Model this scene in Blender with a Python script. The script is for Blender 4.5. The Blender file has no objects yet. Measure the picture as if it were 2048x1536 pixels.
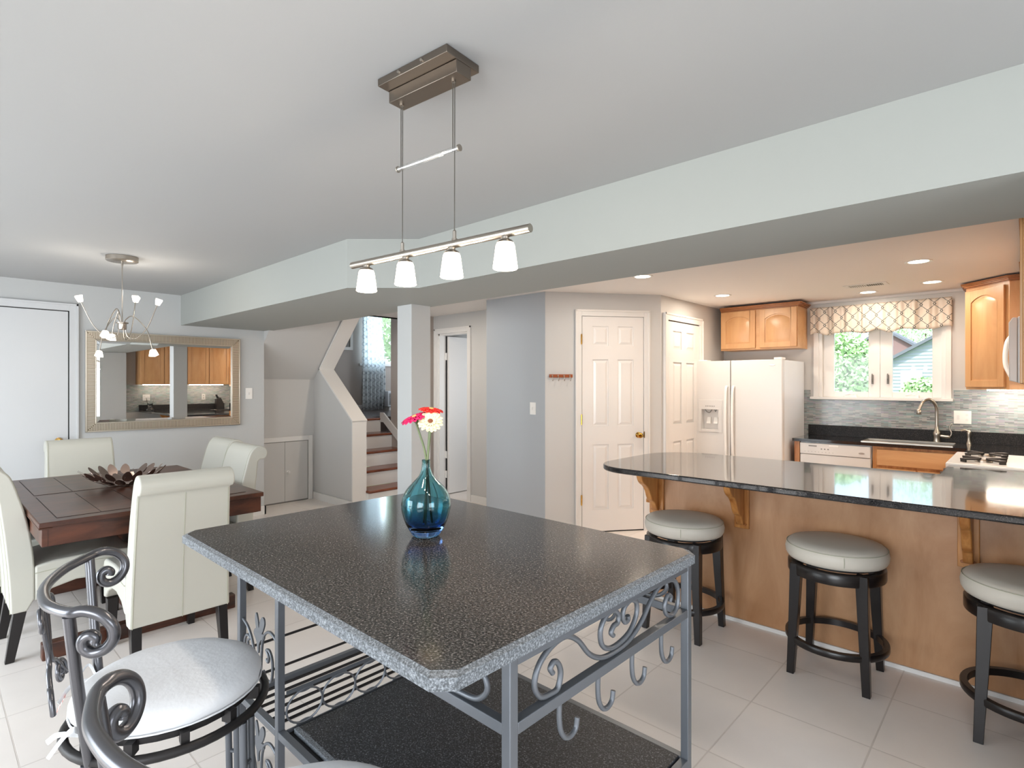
import bpy, math, random
from mathutils import Vector, Matrix

# ------------------------------------------------------------------ camera, sky, daylight, exposure
scene = bpy.context.scene
COL = scene.collection
R = math.radians
PI = math.pi
random.seed(7)

cam_d = bpy.data.cameras.new('camera')
cam_d.sensor_width = 36.0
cam_d.lens = 1105 / 2048 * 36.0
cam_d.clip_start = 0.02
cam = bpy.data.objects.new('camera', cam_d)
COL.objects.link(cam)
cam.location = (0, 0, 1.40)
cam.rotation_euler = (R(90), 0, R(43.0))
scene.camera = cam

scene.view_settings.view_transform = 'Standard'
scene.view_settings.look = 'None'
scene.view_settings.gamma = 1.0
scene.view_settings.exposure = 0.0
scene.view_settings.use_curve_mapping = False
scene.cycles.use_denoising = True
scene.cycles.max_bounces = 10
scene.cycles.diffuse_bounces = 6
scene.cycles.glossy_bounces = 5
scene.cycles.transmission_bounces = 8
scene.cycles.transparent_max_bounces = 12
scene.cycles.caustics_reflective = False
scene.cycles.caustics_refractive = False
scene.cycles.sample_clamp_indirect = 6.0

world = bpy.data.worlds.new('sky')
scene.world = world
world.use_nodes = True
wn = world.node_tree.nodes
wl = world.node_tree.links
bg = wn['Background']
sky = wn.new('ShaderNodeTexSky')
sky.sky_type = 'NISHITA'
sky.sun_elevation = R(50)
sky.sun_rotation = R(200)
sky.sun_disc = False
sky.sun_intensity = 0.6
mixw = wn.new('ShaderNodeMixRGB')
mixw.inputs[0].default_value = 0.72
mixw.inputs[2].default_value = (4.2, 4.8, 5.4, 1)
wl.new(sky.outputs[0], mixw.inputs[1])
wl.new(mixw.outputs[0], bg.inputs[0])
bg.inputs[1].default_value = 0.55

def area_light(name, loc, rot, sx, sy, power, color):
    d = bpy.data.lights.new(name, 'AREA')
    d.shape = 'RECTANGLE'
    d.size = sx; d.size_y = sy
    d.energy = power; d.color = color
    o = bpy.data.objects.new(name, d)
    o.location = loc; o.rotation_euler = rot
    COL.objects.link(o)
    return o

# daylight arriving through assumed openings of the unseen walls behind the camera
area_light('assumed_patio_daylight', (-3.6, -2.36, 1.12), (R(68), 0, 0), 2.3, 1.9, 98, (0.89, 0.95, 1.0))
area_light('assumed_back_daylight', (0.2, -2.36, 1.3), (R(66), 0, 0), 1.9, 1.5, 84, (0.94, 0.97, 1.0))
area_light('assumed_right_daylight', (2.96, 0.1, 1.3), (R(66), 0, R(90)), 1.9, 1.5, 66, (0.95, 0.97, 1.0))
area_light('daylight_upstairs', (-8.9, 5.55, 2.15), (R(90), 0, R(-90)), 0.9, 1.6, 110, (0.76, 0.90, 1.0))
area_light('fill_upstairs_side', (-7.6, 6.45, 2.2), (R(90), 0, R(180)), 1.2, 1.2, 26, (0.80, 0.90, 1.0))  # added fill for the curtain and taupe wall, no window on this side
area_light('fill_back_room', (-4.12, 5.2, 1.4), (R(90), 0, R(90)), 0.6, 0.8, 9, (0.84, 0.92, 1.0))  # added fill for the open door leaf; its window is assumed, none modelled
sun_d = bpy.data.lights.new('sun', 'SUN')
sun_d.energy = 5.0; sun_d.angle = R(3); sun_d.color = (1.0, 0.97, 0.9)
sun = bpy.data.objects.new('sun', sun_d)
sun.rotation_euler = (R(38), 0, R(-20))
COL.objects.link(sun)

WARM = (1.0, 0.85, 0.70)
NEUT = (1.0, 0.90, 0.78)

# ------------------------------------------------------------------ materials
def srgb(r, g, b):
    def f(c):
        c /= 255.0
        return c / 12.92 if c <= 0.04045 else ((c + 0.055) / 1.055) ** 2.4
    return (f(r), f(g), f(b), 1)

def mat(name, color=(0.8, 0.8, 0.8, 1), rough=0.5, metal=0.0, **kw):
    m = bpy.data.materials.new(name)
    m.use_nodes = True
    b = m.node_tree.nodes['Principled BSDF']
    b.inputs['Base Color'].default_value = color
    b.inputs['Roughness'].default_value = rough
    b.inputs['Metallic'].default_value = metal
    for k, v in kw.items():
        b.inputs[k.replace('_', ' ')].default_value = v
    return m

def nodes(m):
    return m.node_tree.nodes, m.node_tree.links, m.node_tree.nodes['Principled BSDF']

def coords(m, scale=(1, 1, 1), rot=(0, 0, 0), loc=(0, 0, 0)):
    n, l, b = nodes(m)
    tc = n.new('ShaderNodeTexCoord'); mp = n.new('ShaderNodeMapping')
    mp.inputs['Scale'].default_value = scale
    mp.inputs['Rotation'].default_value = rot
    mp.inputs['Location'].default_value = loc
    l.new(tc.outputs['Object'], mp.inputs[0])
    return mp

def ramp(m, fac, stops):
    n, l, b = nodes(m)
    r = n.new('ShaderNodeValToRGB')
    while len(r.color_ramp.elements) < len(stops):
        r.color_ramp.elements.new(0.5)
    for e, (p, c) in zip(r.color_ramp.elements, stops):
        e.position = p; e.color = c
    l.new(fac, r.inputs[0])
    return r

def bump(m, h, strength=0.1, dist=0.01):
    n, l, b = nodes(m)
    bp = n.new('ShaderNodeBump')
    bp.inputs['Strength'].default_value = strength
    bp.inputs['Distance'].default_value = dist
    l.new(h, bp.inputs['Height'])
    l.new(bp.outputs[0], b.inputs['Normal'])

def paint(name, c, rough=0.6, grain=0.03):
    m = mat(name, c, rough)
    n, l, b = nodes(m)
    mp = coords(m)
    t = n.new('ShaderNodeTexNoise'); t.inputs['Scale'].default_value = 90; t.inputs['Detail'].default_value = 2
    l.new(mp.outputs[0], t.inputs[0])
    bump(m, t.outputs[0], grain, 0.004)
    return m

def wood(name, c1, c2, scale=(1.5, 14, 14), rough=0.35, sc=3.0, coat=0.0):
    m = mat(name, c1, rough)
    n, l, b = nodes(m)
    mp = coords(m, scale)
    t = n.new('ShaderNodeTexNoise'); t.inputs['Scale'].default_value = sc; t.inputs['Detail'].default_value = 6; t.inputs['Roughness'].default_value = 0.62
    t.inputs['Distortion'].default_value = 0.6
    l.new(mp.outputs[0], t.inputs[0])
    r = ramp(m, t.outputs[0], [(0.32, c2), (0.68, c1)])
    l.new(r.outputs[0], b.inputs['Base Color'])
    if coat:
        b.inputs['Coat Weight'].default_value = coat
        b.inputs['Coat Roughness'].default_value = 0.1
    return m

def granite(name, lo, hi, speck, rough, sc=260, coat=0.0):
    m = mat(name, lo, rough)
    n, l, b = nodes(m)
    mp = coords(m)
    t = n.new('ShaderNodeTexNoise'); t.inputs['Scale'].default_value = sc; t.inputs['Detail'].default_value = 5; t.inputs['Roughness'].default_value = 0.7
    l.new(mp.outputs[0], t.inputs[0])
    r = ramp(m, t.outputs[0], [(0.42, lo), (0.57, hi), (0.70, speck)])
    l.new(r.outputs[0], b.inputs['Base Color'])
    if coat:
        b.inputs['Coat Weight'].default_value = coat
        b.inputs['Coat Roughness'].default_value = 0.03
    return m

M = {}
M['wall'] = paint('wall_paint_blue_grey', srgb(190, 192, 192))
M['wall_warm'] = paint('wall_paint_pale_grey', srgb(200, 199, 197), 0.5)
M['wall_dark'] = paint('wall_paint_grey_accent', srgb(176, 181, 186))
M['wall_taupe'] = paint('wall_paint_taupe', srgb(172, 162, 154))
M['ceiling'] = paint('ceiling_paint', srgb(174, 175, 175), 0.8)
M['ceiling_lit'] = paint('ceiling_paint_lit', srgb(238, 234, 230), 0.8)  # same ceiling, lightened: the kitchen's brightness is put into the colour
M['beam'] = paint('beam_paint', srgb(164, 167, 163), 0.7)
M['trim'] = mat('trim_white', srgb(226, 224, 221), 0.35)
M['door_shaded'] = mat('door_white_shaded', srgb(204, 206, 208), 0.4)  # trim white darkened, the left door's shade is put into its colour
M['trim_gloss'] = mat('door_white', srgb(228, 225, 222), 0.22)
M['appl'] = mat('appliance_white', srgb(214, 211, 208), 0.25)
M['appl_side'] = mat('appliance_side_white', srgb(228, 232, 236), 0.3)
M['plastic'] = mat('white_plastic', srgb(240, 238, 234), 0.4)
M['dark'] = mat('dark_gap', srgb(22, 20, 20), 0.6)
M['greyp'] = mat('grey_plastic', srgb(120, 118, 115), 0.45)
M['brass'] = mat('polished_brass', srgb(214, 170, 84), 0.15, 1.0)
M['nickel'] = mat('brushed_nickel', srgb(176, 168, 158), 0.28, 1.0)
M['nickel_d'] = mat('dark_brushed_nickel', srgb(134, 124, 114), 0.33, 1.0)
M['steel'] = mat('steel_cable', srgb(110, 106, 100), 0.35, 0.9)
M['silver'] = mat('silver_frame', srgb(206, 198, 184), 0.3, 0.7)
M['silver_dark'] = mat('silver_field_darkened', srgb(140, 126, 106), 0.4, 0.6)  # mirror frame ground, toned darker so the silver ribs stand out
M['mirror'] = mat('mirror_silvering', (0.93, 0.94, 0.94, 1), 0.0, 1.0)
M['lacquer'] = mat('black_lacquer_wood', srgb(22, 17, 17), 0.28)
M['leather'] = mat('cream_leather', srgb(196, 195, 185), 0.42)
M['leather_g'] = mat('grey_beige_leather', srgb(206, 201, 191), 0.45)
M['seam'] = mat('leather_seam', srgb(176, 176, 158), 0.5)
M['canvas'] = paint('white_cotton', srgb(222, 224, 227), 0.9, 0.2)
M['iron'] = mat('wrought_iron', srgb(104, 104, 108), 0.27, 0.85)
M['iron_d'] = mat('dark_iron', srgb(52, 50, 50), 0.45, 0.6)
M['iron_frame'] = mat('painted_iron_frame', srgb(110, 114, 120), 0.4, 0.5)
M['grate'] = mat('cast_iron_grate', srgb(38, 34, 32), 0.5)
M['granite'] = granite('granite_grey_polished', srgb(20, 19, 19), srgb(88, 84, 82), srgb(166, 161, 157), 0.13, 190, 0.0)
M['granite_edge'] = granite('granite_edge_rough', srgb(80, 84, 88), srgb(134, 140, 146), srgb(186, 190, 194), 0.55, 230)
M['granite_low'] = granite('granite_shelf', srgb(14, 14, 16), srgb(60, 62, 66), srgb(160, 164, 170), 0.5, 190)
M['quartz'] = granite('black_counter', srgb(16, 16, 18), srgb(40, 39, 42), srgb(118, 110, 104), 0.09, 260, 0.4)
M['maple'] = wood('maple_cabinet', srgb(206, 160, 112), srgb(190, 140, 92), (3, 3, 0.5), 0.32)
M['maple_h'] = wood('maple_horizontal', srgb(206, 160, 112), srgb(190, 140, 92), (0.5, 3, 3), 0.32)
M['maple_ply'] = wood('maple_plywood_panel', srgb(196, 152, 114), srgb(166, 118, 78), (2.2, 2.2, 0.8), 0.36, 2.2)
M['oak'] = wood('oak_bracket', srgb(204, 146, 84), srgb(158, 96, 44), (8, 8, 1.0), 0.36)
M['crown'] = wood('maple_crown', srgb(172, 112, 62), srgb(148, 90, 46), (0.6, 3, 3), 0.35)
M['walnut'] = wood('dark_walnut', srgb(98, 56, 38), srgb(48, 27, 20), (3, 0.9, 3), 0.32, 3.5, 0.0)
M['groove'] = mat('board_groove', srgb(20, 10, 8), 0.6)
M['tread'] = wood('cherry_tread', srgb(142, 80, 52), srgb(88, 42, 26), (14, 1.2, 6), 0.25)
M['hook_wood'] = mat('cherry_hook_rail', srgb(150, 76, 34), 0.35)
M['curtain_grey'] = None

def emit(name, c, s):
    m = bpy.data.materials.new(name); m.use_nodes = True
    n = m.node_tree.nodes; l = m.node_tree.links
    n.clear()
    e = n.new('ShaderNodeEmission'); o = n.new('ShaderNodeOutputMaterial')
    e.inputs[0].default_value = (*c, 1); e.inputs[1].default_value = s
    l.new(e.outputs[0], o.inputs[0])
    return m
M['bulb'] = emit('lit_frosted_glass', (1.0, 0.88, 0.72), 7)
M['bulb_small'] = emit('lit_cut_glass', (1.0, 0.87, 0.72), 7)
M['downlight'] = emit('lit_downlight', (1.0, 0.86, 0.68), 14)
M['undercab'] = emit('lit_under_cabinet_strip', (1.0, 0.88, 0.72), 60)

def pane(name, tint=(0.97, 0.99, 1.0, 1), gl=0.025):
    m = bpy.data.materials.new(name); m.use_nodes = True
    n = m.node_tree.nodes; l = m.node_tree.links
    n.clear()
    t = n.new('ShaderNodeBsdfTransparent'); g = n.new('ShaderNodeBsdfGlossy'); mx = n.new('ShaderNodeMixShader'); o = n.new('ShaderNodeOutputMaterial')
    t.inputs[0].default_value = tint; g.inputs['Roughness'].default_value = 0.02
    mx.inputs[0].default_value = gl
    l.new(t.outputs[0], mx.inputs[1]); l.new(g.outputs[0], mx.inputs[2]); l.new(mx.outputs[0], o.inputs[0])
    return m
M['quartz_v'] = granite('black_granite_upstand', srgb(14, 14, 15), srgb(36, 35, 37), srgb(120, 112, 106), 0.45, 260)
M['quartz_v'].node_tree.nodes['Principled BSDF'].inputs['Specular IOR Level'].default_value = 0.2
M['pane'] = pane('window_glass')
M['acrylic'] = pane('clear_acrylic', (0.98, 0.99, 0.99, 1), 0.3)
M['clear_glass'] = mat('clear_crystal', (0.95, 0.97, 0.97, 1), 0.03, 0, Transmission_Weight=1.0, IOR=1.45)

# teal glass, deep blue in the foot
m = mat('teal_blue_glass', srgb(60, 170, 190), 0.02, 0, Transmission_Weight=1.0, IOR=1.42)
n_, l_, b_ = nodes(m)
tc = n_.new('ShaderNodeTexCoord'); sp = n_.new('ShaderNodeSeparateXYZ'); l_.new(tc.outputs['Object'], sp.inputs[0])
mr = n_.new('ShaderNodeMapRange'); mr.inputs[1].default_value = 0.0; mr.inputs[2].default_value = 0.22; l_.new(sp.outputs[2], mr.inputs[0])
rr = ramp(m, mr.outputs[0], [(0.0, srgb(196, 236, 240)), (0.06, srgb(120, 160, 232)), (0.20, srgb(112, 164, 230)), (0.34, srgb(140, 206, 218)), (1.0, srgb(176, 226, 232))])
l_.new(rr.outputs[0], b_.inputs['Base Color'])
M['vase'] = m

# floor tiles 0.45 m
m = mat('ceramic_tile', srgb(216, 206, 198), 0.32)
n_, l_, b_ = nodes(m)
mp = coords(m, (1, 1, 1), (0, 0, 0), (0.89, -2.50, 0))
br = n_.new('ShaderNodeTexBrick')
br.offset = 0.0; br.squash = 1.0
br.inputs['Scale'].default_value = 1.0
br.inputs['Brick Width'].default_value = 0.45
br.inputs['Row Height'].default_value = 0.45
br.inputs['Mortar Size'].default_value = 0.0035
br.inputs['Mortar Smooth'].default_value = 0.3
br.inputs['Color1'].default_value = srgb(238, 231, 225)
br.inputs['Color2'].default_value = srgb(233, 226, 220)
br.inputs['Mortar'].default_value = srgb(214, 206, 199)
l_.new(mp.outputs[0], br.inputs[0])
nz = n_.new('ShaderNodeTexNoise'); nz.inputs['Scale'].default_value = 5; nz.inputs['Detail'].default_value = 4
l_.new(mp.outputs[0], nz.inputs[0])
mx = n_.new('ShaderNodeMixRGB'); mx.blend_type = 'MULTIPLY'; mx.inputs[0].default_value = 0.25
l_.new(br.outputs[0], mx.inputs[1])
r2 = ramp(m, nz.outputs[0], [(0.3, (0.82, 0.82, 0.83, 1)), (0.7, (1, 1, 1, 1))])
l_.new(r2.outputs[0], mx.inputs[2])
l_.new(mx.outputs[0], b_.inputs['Base Color'])
inv = n_.new('ShaderNodeMath'); inv.operation = 'SUBTRACT'; inv.inputs[0].default_value = 1.0
l_.new(br.outputs['Fac'], inv.inputs[1])
bump(m, inv.outputs[0], 0.35, 0.003)
M['tile'] = m

# glass mosaic strips; object coords: x and y share one length axis
def mosaic(name, axis):
    m = mat(name, srgb(150, 145, 140), 0.18)
    n, l, b = nodes(m)
    tc = n.new('ShaderNodeTexCoord'); s = n.new('ShaderNodeSeparateXYZ'); c = n.new('ShaderNodeCombineXYZ')
    l.new(tc.outputs['Object'], s.inputs[0])
    l.new(s.outputs[axis], c.inputs[0]); l.new(s.outputs[2], c.inputs[1])
    br = n.new('ShaderNodeTexBrick')
    br.offset = 0.37
    br.inputs['Scale'].default_value = 1.0
    br.inputs['Brick Width'].default_value = 0.06
    br.inputs['Row Height'].default_value = 0.0095
    br.inputs['Mortar Size'].default_value = 0.0009
    br.inputs['Color1'].default_value = (0, 0, 0, 1); br.inputs['Color2'].default_value = (1, 1, 1, 1)
    br.inputs['Mortar'].default_value = (0.5, 0.5, 0.5, 1)
    l.new(c.outputs[0], br.inputs[0])
    r = ramp(m, br.outputs[0], [(0.0, srgb(96, 94, 96)), (0.25, srgb(140, 136, 134)), (0.5, srgb(122, 140, 138)), (0.75, srgb(172, 166, 160)), (1.0, srgb(134, 122, 138))])
    l.new(r.outputs[0], b.inputs['Base Color'])
    nz = n.new('ShaderNodeTexNoise'); nz.inputs['Scale'].default_value = 3.0
    l.new(c.outputs[0], nz.inputs[0])
    return m
M['mosaic_x'] = mosaic('glass_mosaic_back', 0)
M['mosaic_y'] = mosaic('glass_mosaic_side', 1)

# ogee trellis on cream cotton: strip coords u (x or y), v = z
def trellis(name, axis, base, line, su, sv, w=0.10, trans=0.0):
    m = mat(name, base, 0.9)
    n, l, b = nodes(m)
    tc = n.new('ShaderNodeTexCoord'); s = n.new('ShaderNodeSeparateXYZ')
    l.new(tc.outputs['Object'], s.inputs[0])
    def mth(op, a, b_=None):
        q = n.new('ShaderNodeMath'); q.operation = op
        for i, v in enumerate((a, b_)):
            if v is None: continue
            if isinstance(v, (int, float)): q.inputs[i].default_value = v
            else: l.new(v, q.inputs[i])
        return q.outputs[0]
    u = mth('MULTIPLY', s.outputs[axis], 1.0 / su)
    v = mth('MULTIPLY', s.outputs[2], 2 * PI / sv)
    wv = mth('MULTIPLY', mth('SINE', v), 0.30)
    wv3 = mth('MULTIPLY', mth('SINE', mth('MULTIPLY', v, 3.0)), -0.035)
    ww = mth('ADD', wv, wv3)
    def line_(sig, off):
        a = mth('ADD', mth('ADD', u, mth('MULTIPLY', ww, sig)), off)
        f = mth('ABSOLUTE', mth('SUBTRACT', mth('FRACT', a), 0.5))
        return mth('LESS_THAN', f, w * 0.5)
    k = mth('MAXIMUM', line_(1.0, 0.25), line_(-1.0, -0.25))
    mx = n.new('ShaderNodeMixRGB'); l.new(k, mx.inputs[0])
    mx.inputs[1].default_value = base; mx.inputs[2].default_value = line
    l.new(mx.outputs[0], b.inputs['Base Color'])
    if trans:
        tr = n.new('ShaderNodeBsdfTranslucent'); l.new(mx.outputs[0], tr.inputs[0])
        ms = n.new('ShaderNodeMixShader'); ms.inputs[0].default_value = trans
        o = [q for q in n if q.type == 'OUTPUT_MATERIAL'][0]
        l.new(b.outputs[0], ms.inputs[1]); l.new(tr.outputs[0], ms.inputs[2]); l.new(ms.outputs[0], o.inputs[0])
    return m
M['valance'] = trellis('trellis_cotton', 0, srgb(236, 226, 214), srgb(112, 118, 116), 0.10, 0.135, 0.075, 0.35)
M['curtain'] = trellis('trellis_curtain', 1, srgb(236, 240, 242), srgb(150, 156, 162), 0.085, 0.125, 0.07, 0.6)

# ------------------------------------------------------------------ mesh helpers
def catmull(pts, n=8, closed=False):
    P = [Vector(p) for p in pts]
    out = []
    N = len(P)
    segs = N if closed else N - 1
    for i in range(segs):
        if closed:
            p0, p1, p2, p3 = P[(i - 1) % N], P[i], P[(i + 1) % N], P[(i + 2) % N]
        else:
            p1, p2 = P[i], P[i + 1]
            p0 = P[i - 1] if i > 0 else p1 * 2 - p2
            p3 = P[i + 2] if i + 2 < N else p2 * 2 - p1
        for k in range(n):
            t = k / n
            out.append(0.5 * ((2 * p1) + (-p0 + p2) * t + (2 * p0 - 5 * p1 + 4 * p2 - p3) * t * t + (-p0 + 3 * p1 - 3 * p2 + p3) * t ** 3))
    if not closed:
        out.append(P[-1].copy())
    return out

class MB:
    """collects shapes, then links them as ONE mesh object; origin is subtracted so parts sit in their thing's space"""
    def __init__(s, org=(0, 0, 0)):
        s.v = []; s.f = []; s.o = Vector(org)
    def add(s, vs, fs):
        k = len(s.v)
        s.v += [Vector(v) - s.o for v in vs]
        s.f += [tuple(i + k for i in f) for f in fs]
        return s
    def box(s, x0, x1, y0, y1, z0, z1):
        vs = [(x, y, z) for z in (z0, z1) for y in (y0, y1) for x in (x0, x1)]
        return s.add(vs, [(0, 2, 3, 1), (4, 5, 7, 6), (0, 1, 5, 4), (2, 6, 7, 3), (0, 4, 6, 2), (1, 3, 7, 5)])
    def frustum(s, x0, x1, y, z0, z1, ins, h):
        """raised panel on a face looking towards -y"""
        vs = [(x0, y, z0), (x1, y, z0), (x1, y, z1), (x0, y, z1), (x0 + ins, y - h, z0 + ins), (x1 - ins, y - h, z0 + ins), (x1 - ins, y - h, z1 - ins), (x0 + ins, y - h, z1 - ins)]
        return s.add(vs, [(0, 3, 2, 1), (4, 5, 6, 7), (0, 1, 5, 4), (1, 2, 6, 5), (2, 3, 7, 6), (3, 0, 4, 7)])
    def taper(s, c0, s0, c1, s1):
        vs = []
        for (c, d) in ((c0, s0), (c1, s1)):
            for dy in (-1, 1):
                for dx in (-1, 1):
                    vs.append((c[0] + dx * d[0] / 2, c[1] + dy * d[1] / 2, c[2]))
        return s.add(vs, [(0, 2, 3, 1), (4, 5, 7, 6), (0, 1, 5, 4), (2, 6, 7, 3), (0, 4, 6, 2), (1, 3, 7, 5)])
    def prism(s, poly, axis, a, b, poly2=None):
        n = len(poly); poly2 = poly2 or poly
        def P(p, t):
            return {'x': (t, p[0], p[1]), 'y': (p[0], t, p[1]), 'z': (p[0], p[1], t)}[axis]
        vs = [P(p, a) for p in poly] + [P(p, b) for p in poly2]
        fs = [tuple(range(n))[::-1], tuple(range(n, 2 * n))]
        fs += [(i, (i + 1) % n, n + (i + 1) % n, n + i) for i in range(n)]
        return s.add(vs, fs)
    def tube(s, pts, r, n=8, closed=False, flat=1.0):
        P = [Vector(p) for p in pts]
        rs = r if isinstance(r, (list, tuple)) else [r] * len(P)
        N = len(P)
        vs = []; fs = []
        up = None
        for i, p in enumerate(P):
            if closed: t = (P[(i + 1) % N] - P[i - 1])
            else: t = P[min(i + 1, N - 1)] - P[max(i - 1, 0)]
            if t.length < 1e-9: t = Vector((0, 0, 1))
            t.normalize()
            if up is None:
                up = Vector((0, 0, 1)) if abs(t.z) < 0.9 else Vector((1, 0, 0))
            a = (up - t * up.dot(t))
            if a.length < 1e-6: a = t.orthogonal()
            a.normalize(); up = a
            b = t.cross(a)
            for k in range(n):
                th = 2 * PI * k / n
                vs.append(p + (a * math.cos(th) + b * math.sin(th) * flat) * rs[i])
        for i in range(N if closed else N - 1):
            j = (i + 1) % N
            for k in range(n):
                k2 = (k + 1) % n
                fs.append((i * n + k, i * n + k2, j * n + k2, j * n + k))
        if not closed:
            fs.append(tuple(range(n))[::-1]); fs.append(tuple((N - 1) * n + k for k in range(n)))
        return s.add(vs, fs)
    def lathe(s, prof, c=(0, 0, 0), n=24, axis='z'):
        vs = []; fs = []
        for (r, z) in prof:
            for k in range(n):
                th = 2 * PI * k / n
                x, y = r * math.cos(th), r * math.sin(th)
                q = {'z': (x, y, z), 'y': (x, z, y), 'x': (z, x, y)}[axis]
                vs.append((c[0] + q[0], c[1] + q[1], c[2] + q[2]))
        m_ = len(prof)
        for i in range(m_ - 1):
            for k in range(n):
                k2 = (k + 1) % n
                f = (i * n + k, i * n + k2, (i + 1) * n + k2, (i + 1) * n + k)
                fs.append(f if axis != 'y' else f[::-1])
        ringed = (abs(prof[0][0] - prof[-1][0]) + abs(prof[0][1] - prof[-1][1])) < 1e-6
        if prof[0][0] > 1e-6 and not ringed: fs.append(tuple(range(n))[::-1] if axis != 'y' else tuple(range(n)))
        if prof[-1][0] > 1e-6 and not ringed:
            q = tuple((m_ - 1) * n + k for k in range(n)); fs.append(q if axis != 'y' else q[::-1])
        return s.add(vs, fs)
    def rod(s, a, b, r, n=10):
        return s.tube([a, b], r, n)
    def xform(s, mt, k0=0):
        for i in range(k0, len(s.v)): s.v[i] = mt @ s.v[i]
        return s
    def build(s, name, m, parent=None, smooth=False, bevel=0.0, seg=2, sub=0):
        me = bpy.data.meshes.new(name)
        me.from_pydata([tuple(v) for v in s.v], [], s.f)
        me.update()
        import bmesh
        b = bmesh.new(); b.from_mesh(me)
        bmesh.ops.remove_doubles(b, verts=b.verts, dist=1e-6)
        bmesh.ops.recalc_face_normals(b, faces=b.faces)
        b.to_mesh(me); b.free()
        me.materials.append(m)
        if smooth:
            for p in me.polygons: p.use_smooth = True
        o = bpy.data.objects.new(name, me)
        COL.objects.link(o)
        if parent is not None: o.parent = parent
        if bevel:
            md = o.modifiers.new('bevel', 'BEVEL'); md.width = bevel; md.segments = seg; md.limit_method = 'ANGLE'; md.angle_limit = R(40)
            md.harden_normals = False
            for p in me.polygons: p.use_smooth = True
            try:
                me.set_sharp_from_angle(angle=R(50))
            except Exception:
                pass
        if smooth and not bevel and not sub:
            try: me.set_sharp_from_angle(angle=R(50))
            except Exception: pass
        if sub:
            md = o.modifiers.new('sub', 'SUBSURF'); md.levels = sub; md.render_levels = sub
        return o

def thing(name, label, cat, loc=(0, 0, 0), rz=0.0, group=None):
    o = bpy.data.objects.new(name, None)
    COL.objects.link(o)
    o.empty_display_size = 0.1
    o.location = loc; o.rotation_euler = (0, 0, rz)
    o['label'] = label; o['category'] = cat
    if group: o['group'] = group
    return o
def tag(o, label, cat, group=None):
    o['label'] = label; o['category'] = cat
    if group: o['group'] = group
    return o
def struct(o, label=None, cat=None):
    o['kind'] = 'structure'
    if label: o['label'] = label
    if cat: o['category'] = cat
    return o
def copy_tree(o, parent=None):
    kids = list(o.children)
    c = o.copy(); COL.objects.link(c)
    if parent is not None: c.parent = parent
    for k in kids: copy_tree(k, c)
    return c
def again(root, loc, rz, label):
    c = copy_tree(root); c.location = loc; c.rotation_euler = (0, 0, rz); c['label'] = label
    return c

# ------------------------------------------------------------------ the shell
H = 2.26
def sbox(name, m, *b, label=None, cat=None):
    return struct(MB().box(*b).build(name, m), label, cat)

sbox('floor', M['tile'], -6.5, 2.9, -2.3, 6.6, -0.1, 0.0, label='pale beige square ceramic tile floor', cat='floor')
mb = MB()
mb.box(-6.42, 2.9, -2.3, 3.30, H, H + 0.12)
struct(MB().box(-6.12, 2.9, 3.301, 6.6, H, H + 0.12).box(-4.5, 2.9, 2.581, 3.301, H - 0.002, H + 0.12).build('ceiling_kitchen', M['ceiling_lit']), 'white painted ceiling of the kitchen and hallway', 'ceiling')
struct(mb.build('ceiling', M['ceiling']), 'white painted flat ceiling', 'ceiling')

# beam with its diagonal jog
plan = [(-6.01, 1.73), (-2.95, 1.73), (-2.64, 2.02), (0.3, 2.02), (0.3, 2.58), (-6.01, 2.58)]
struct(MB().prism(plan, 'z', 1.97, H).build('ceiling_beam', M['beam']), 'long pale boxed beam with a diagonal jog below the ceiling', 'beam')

sbox('wall_left', M['wall'], -6.41, -6.01, -2.3, 2.53, 0, H, label='blue grey wall behind the dining table', cat='wall')
sbox('wall_recess', M['wall_warm'], -6.52, -6.40, 2.53, 3.46, 0, 3.3, label='pale wall of the recess under the stairs', cat='wall')
# sloping soffit under the upper flight
struct(MB().prism([(-6.40, 1.455), (-5.595, 2.26), (-6.40, 2.26)], 'y', 2.53, 3.30).build('wall_sloped_soffit', M['wall_warm']), 'sloping underside of the upper stair flight', 'wall')
# half wall beside the stairs
poly = [(-6.40, 0), (-5.515, 0), (-5.515, 0.985), (-6.261, 1.575), (-5.59, 2.26), (-6.40, 2.26)]
w = MB().prism(poly, 'y', 3.30, 3.46).build('wall_stair', M['wall_warm'])
struct(w, 'pale half wall with an arrow shaped opening beside the stairs', 'wall')
# white cap following the opening
mb = MB()
for a, b in (((-6.261, 1.575), (-5.500, 0.973)), ((-5.575, 2.26), (-6.261, 1.575))):
    ax, az = a; bx, bz = b
    dx, dz = bx - ax, bz - az; L = math.hypot(dx, dz); nx, nz = dz / L * -1, dx / L
    if nx < 0: nx, nz = -nx, -nz
    mb.prism([(ax, az), (bx, bz), (bx + nx * 0.018, bz + nz * 0.018), (ax + nx * 0.018, az + nz * 0.018)], 'y', 3.285, 3.475)
mb.box(-5.515, -5.500, 3.29, 3.47, 0, 0.985)
struct(mb.build('trim_stair_wall', M['trim']), 'white cap along the stair wall opening', 'trim')

sbox('wall_column', M['wall'], -3.378, -3.208, 2.391, 2.56, 0, 1.97, label='square pale blue column carrying the beam', cat='column')
# solid closet block: grey face, diagonal face, pantry face
sbox('wall_grey', M['wall_dark'], -4.06, -3.282, 3.97, 4.6, 0, H, label='darker grey wall between the hallway and the closet door', cat='wall')
struct(MB().prism([(-3.281, 3.971), (-2.588, 4.886), (-2.588, 6.52), (-3.6, 6.52), (-3.6, 4.61), (-3.281, 4.61)], 'z', 0, H).build('wall_closet', M['wall_warm']), 'pale angled wall holding two panelled doors', 'wall')
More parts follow.
